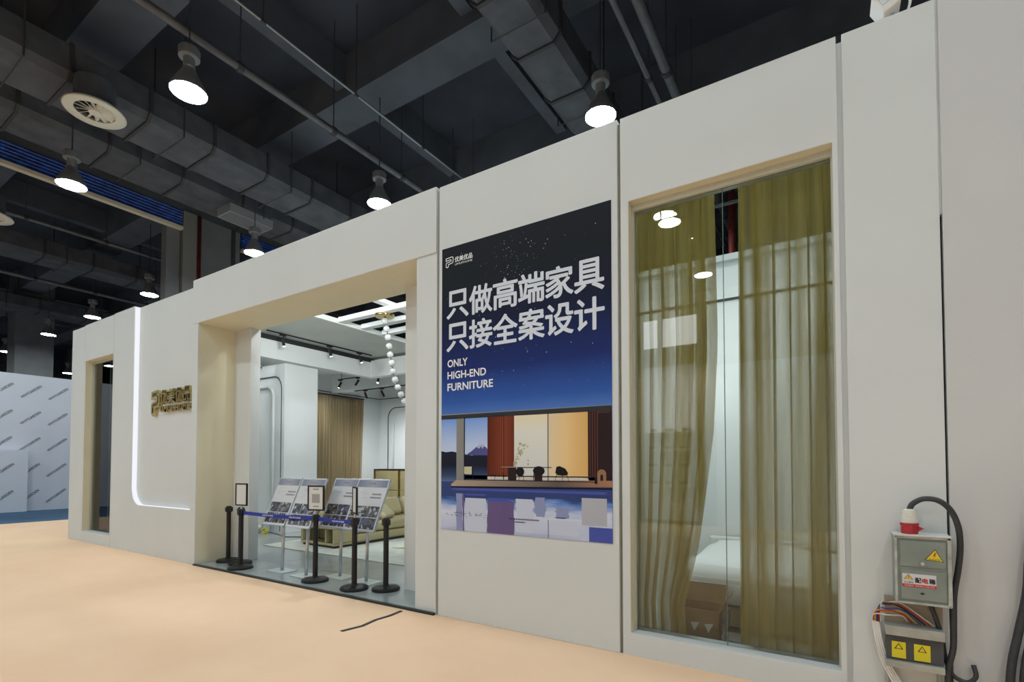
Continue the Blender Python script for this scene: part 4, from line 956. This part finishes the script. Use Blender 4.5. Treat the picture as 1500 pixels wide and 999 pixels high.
# clear bag, tape roll and cable by the partition
b = MB().sphere((0,0,0), .17, 12, 8, (1,.7,1.05)); rn = random.Random(3); b.v = [(p[0]*(1+rn.uniform(-.2,.2))-10.75, p[1]*(1+rn.uniform(-.2,.2))+6.42, max(FZ+.001, (p[2]+.15)*(1+rn.uniform(-.1,.15)))) for p in b.v]
tag(b.build('plastic_bag', mat('grey_film', (.42,.42,.38), .25, var=.2, vscale=12)), 'crumpled grey plastic bag on the floor by the white partition', 'bag')
b = MB().lathe([(.035,-.025),(.062,-.025),(.062,.025),(.035,.025),(.035,-.025)], O, 20, cap=False); b.rot(R(80),'X'); b.rot(R(20)); b.v = [(p[0]-10.42, p[1]+6.42, p[2]+FZ+.066) for p in b.v]
tag(b.build('tape_roll', mat('yellow_tape', (.55,.52,.03), .4)), 'yellow tape roll on the floor beside the plastic bag', 'tape roll')
tag(MB().tube(spline([(-10.7,6.6,FZ+.008),(-10.1,6.5,FZ+.008),(-9.6,6.35,FZ+.008),(-9.2,6.5,FZ+.008),(-8.75,6.3,FZ+.008)]), .008, 6).build('floor_cable', M_RUB, smooth=True), 'black cable lying on the booth floor left of the sofa', 'cable')
# strip of black tape on the carpet
b = MB(); pts = [(-3.745,3.05),(-3.70,3.25),(-3.735,3.45),(-3.72,3.62),(-3.74,3.80)]
for (x0_, y0_), (x1_, y1_) in zip(pts[:-1], pts[1:]): b.add([(x0_-.018,y0_,.0005),(x0_+.018,y0_,.0005),(x1_+.018,y1_,.0005),(x1_-.018,y1_,.0005)]+[(x0_-.018,y0_,.006),(x0_+.018,y0_,.006),(x1_+.018,y1_,.006),(x1_-.018,y1_,.006)], [(3,2,1,0),(4,5,6,7),(0,1,5,4),(2,3,7,6),(1,2,6,5),(3,0,4,7)])
tag(b.build('black_tape', M_BLACKTRIM), 'crooked strip of black tape on the peach carpet', 'tape')
tag(MB().box(-15.9,-15.1,3.2,3.24,0.0005,.006).build('floor_tape', mat('brown_tape', (.30,.20,.11), .6)), 'short brown tape mark on the carpet at the far left', 'tape')

# ================================================================== BEDROOM BEHIND THE WINDOW
e = empty('bed', (-.4, 5.8, FZ), 'bed with white duvet behind the big window', 'bed')
MB().box(-1.25,.40,4.85,6.85,.06,.24).build('bed_base', M_TAN, e, bevel=.02)
MB().box(-1.15,.30,5.0,6.7,FZ,.06).build('plinth', M_BLACKTRIM, e)
dv = bmesh.new(); vs = []; fs = []; nx, ny = 26, 30; rn = random.Random(5)
for j in range(ny+1):
    for i in range(nx+1):
        u, v_ = i/nx, j/ny; x = -1.30+1.72*u; y = 4.82+2.0*v_; ed = min(u, 1-u, v_*1.1)
        z = .56 - .30*max(0, 1-ed/.07)**2 + .018*math.sin(7*u+5*v_)*math.sin(9*v_+2*u) + .05*math.exp(-((u-.25)**2+(v_-.75)**2)/.04)
        vs.append((x, y, z))
for j in range(ny):
    for i in range(nx): o = j*(nx+1)+i; fs.append((o, o+1, o+nx+2, o+nx+1))
dv.free(); o = MB().add(vs, fs).build('duvet', mat('white_bedlinen', (.78,.80,.80), .85, bump=.15, bscale=14), e, smooth=True)
sd = o.modifiers.new('thickness', 'SOLIDIFY'); sd.thickness = .03
MB().box(-1.24,.39,4.87,6.84,.24,.50).build('mattress', M_WHITEPL, e, bevel=.05, seg=3)
for x in (.02,): MB().sphere((x,6.55,.66), .33, 16, 10, (1,.62,.36)).build('pillow', MATS['white_bedlinen'], e, smooth=True)
MB().box(-1.30,.42,6.86,6.94,FZ,.60).build('headboard', M_WHITE, e, bevel=.03)
# cardboard box
M_CARD = mat('brown_cardboard', (.30,.19,.085), .85, var=.1, vscale=6)
e = empty('cardboard_box', (-.93, 4.55, FZ), 'open brown cardboard box with printed labels behind the window glass', 'cardboard box')
bx0, bx1, by0, by1, bz1 = -1.14, -.76, 4.40, 4.70, .30
b = MB(); b.box(bx0,bx1,by0,by0+.006,FZ,bz1); b.box(bx0,bx1,by1-.006,by1,FZ,bz1); b.box(bx0,bx0+.006,by0,by1,FZ,bz1); b.box(bx1-.006,bx1,by0,by1,FZ,bz1); b.box(bx0,bx1,by0,by1,FZ,FZ+.006)
b.build('carton', M_CARD, e)
m = MB().box(bx0,bx1,by1,by1+.006,bz1,bz1+.16); m.rot(R(-15),'X',(0,by1,bz1)); m.build('flap', M_CARD, e)
m = MB().box(bx1,bx1+.006,by0,by1,bz1,bz1+.14); m.rot(R(25),'Y',(bx1,0,bz1)); m.build('flap', M_CARD, e)
m = MB().box(bx0,bx1,by0-.006,by0,bz1-.15,bz1); m.rot(R(-12),'X',(0,by0,bz1)); m.build('flap', M_CARD, e)
for x in (bx0+.04, bx0+.16, bx0+.27): MB().prism([(x,.20),(x+.07,.21),(x+.03,.13)], by0-.0455, by0-.044).build('printed_label', M_PAPER, e)
m = MB().box(0,.008,-.16,.16,0,.30); m.rot(R(8),'Y'); m.v = [(p[0]-.745, p[1]+4.40, p[2]+FZ) for p in m.v]
tag(m.build('picture_board', PHO[3]), 'small grey printed board leaning by the cardboard box', 'board')
# ================================================================== OPPOSITE SIDE OF THE AISLE (mirrored in the window glass)
YO = -5.2
M_OW = mat('opposite_white', (.72,.72,.74), .6); M_OB = mat('opposite_brown', (.20,.14,.09), .6)
struct('wall_opposite', M_OB, (-9,4,YO-.2,YO,0,5.9))
e = empty('display_shelf', (-3.45, YO, 0), 'white shelf wall of the booth opposite, seen only mirrored in the window glass', 'shelf')
MB().box(-4.1,-2.75,YO+.002,YO+.05,.1,4.1).build('back_board', M_OW, e)
for z in (1.0,1.45,1.9,2.35): MB().box(-4.05,-2.8,YO+.05,YO+.30,z,z+.03).build('shelf_board', M_OW, e)
for x0_, x1_ in ((-4.1,-3.75),(-3.6,-2.75)): MB().box(x0_,x1_,YO+.002,YO+.06,4.62,5.35).build('glow_board', emit('board_glow', (.95,.97,1), 4.0), e)  # glow given to the white boards to strengthen their mirror image
rn = random.Random(6)
for z in (1.03,1.48,1.93,2.38):
    for k in range(3):
        x = -3.85+k*.4+rn.uniform(-.05,.05); r = rn.uniform(.08,.13)
        tag(MB().lathe([(r*.4,0),(r*.9,.03),(r,.07),(r*.95,.075),(r*.8,.04),(.001,.02)], (x,YO+.17,z), 16, cap=False).build('bowl', mat('dark_ceramic', (.07,.06,.05), .4), smooth=True), 'dark bowl on the opposite shelf, seen only mirrored in the window glass', 'bowl', 'bowls on the opposite shelf')
struct('wall_opposite_white', M_OW, (-2.3,3.5,YO,YO+.05,0,4.0))

track((-4.3,YO+1.1,4.3), (-2.5,YO+1.1,4.3), [(.15,(.1,-.7,-1),260), (.85,(-.1,-.7,-1),260)], 'unseen black track light added to brighten the opposite shelf mirrored in the window glass')  # added spots brighten the shelf so its reflection shows
tag(MB().box(-4.3,-4.27,YO,YO+1.15,4.335,4.36).build('ceiling_rod', M_BLACKTRIM), kind='structure'); tag(MB().box(-2.53,-2.5,YO,YO+1.15,4.335,4.36).build('ceiling_rod', M_BLACKTRIM), kind='structure')
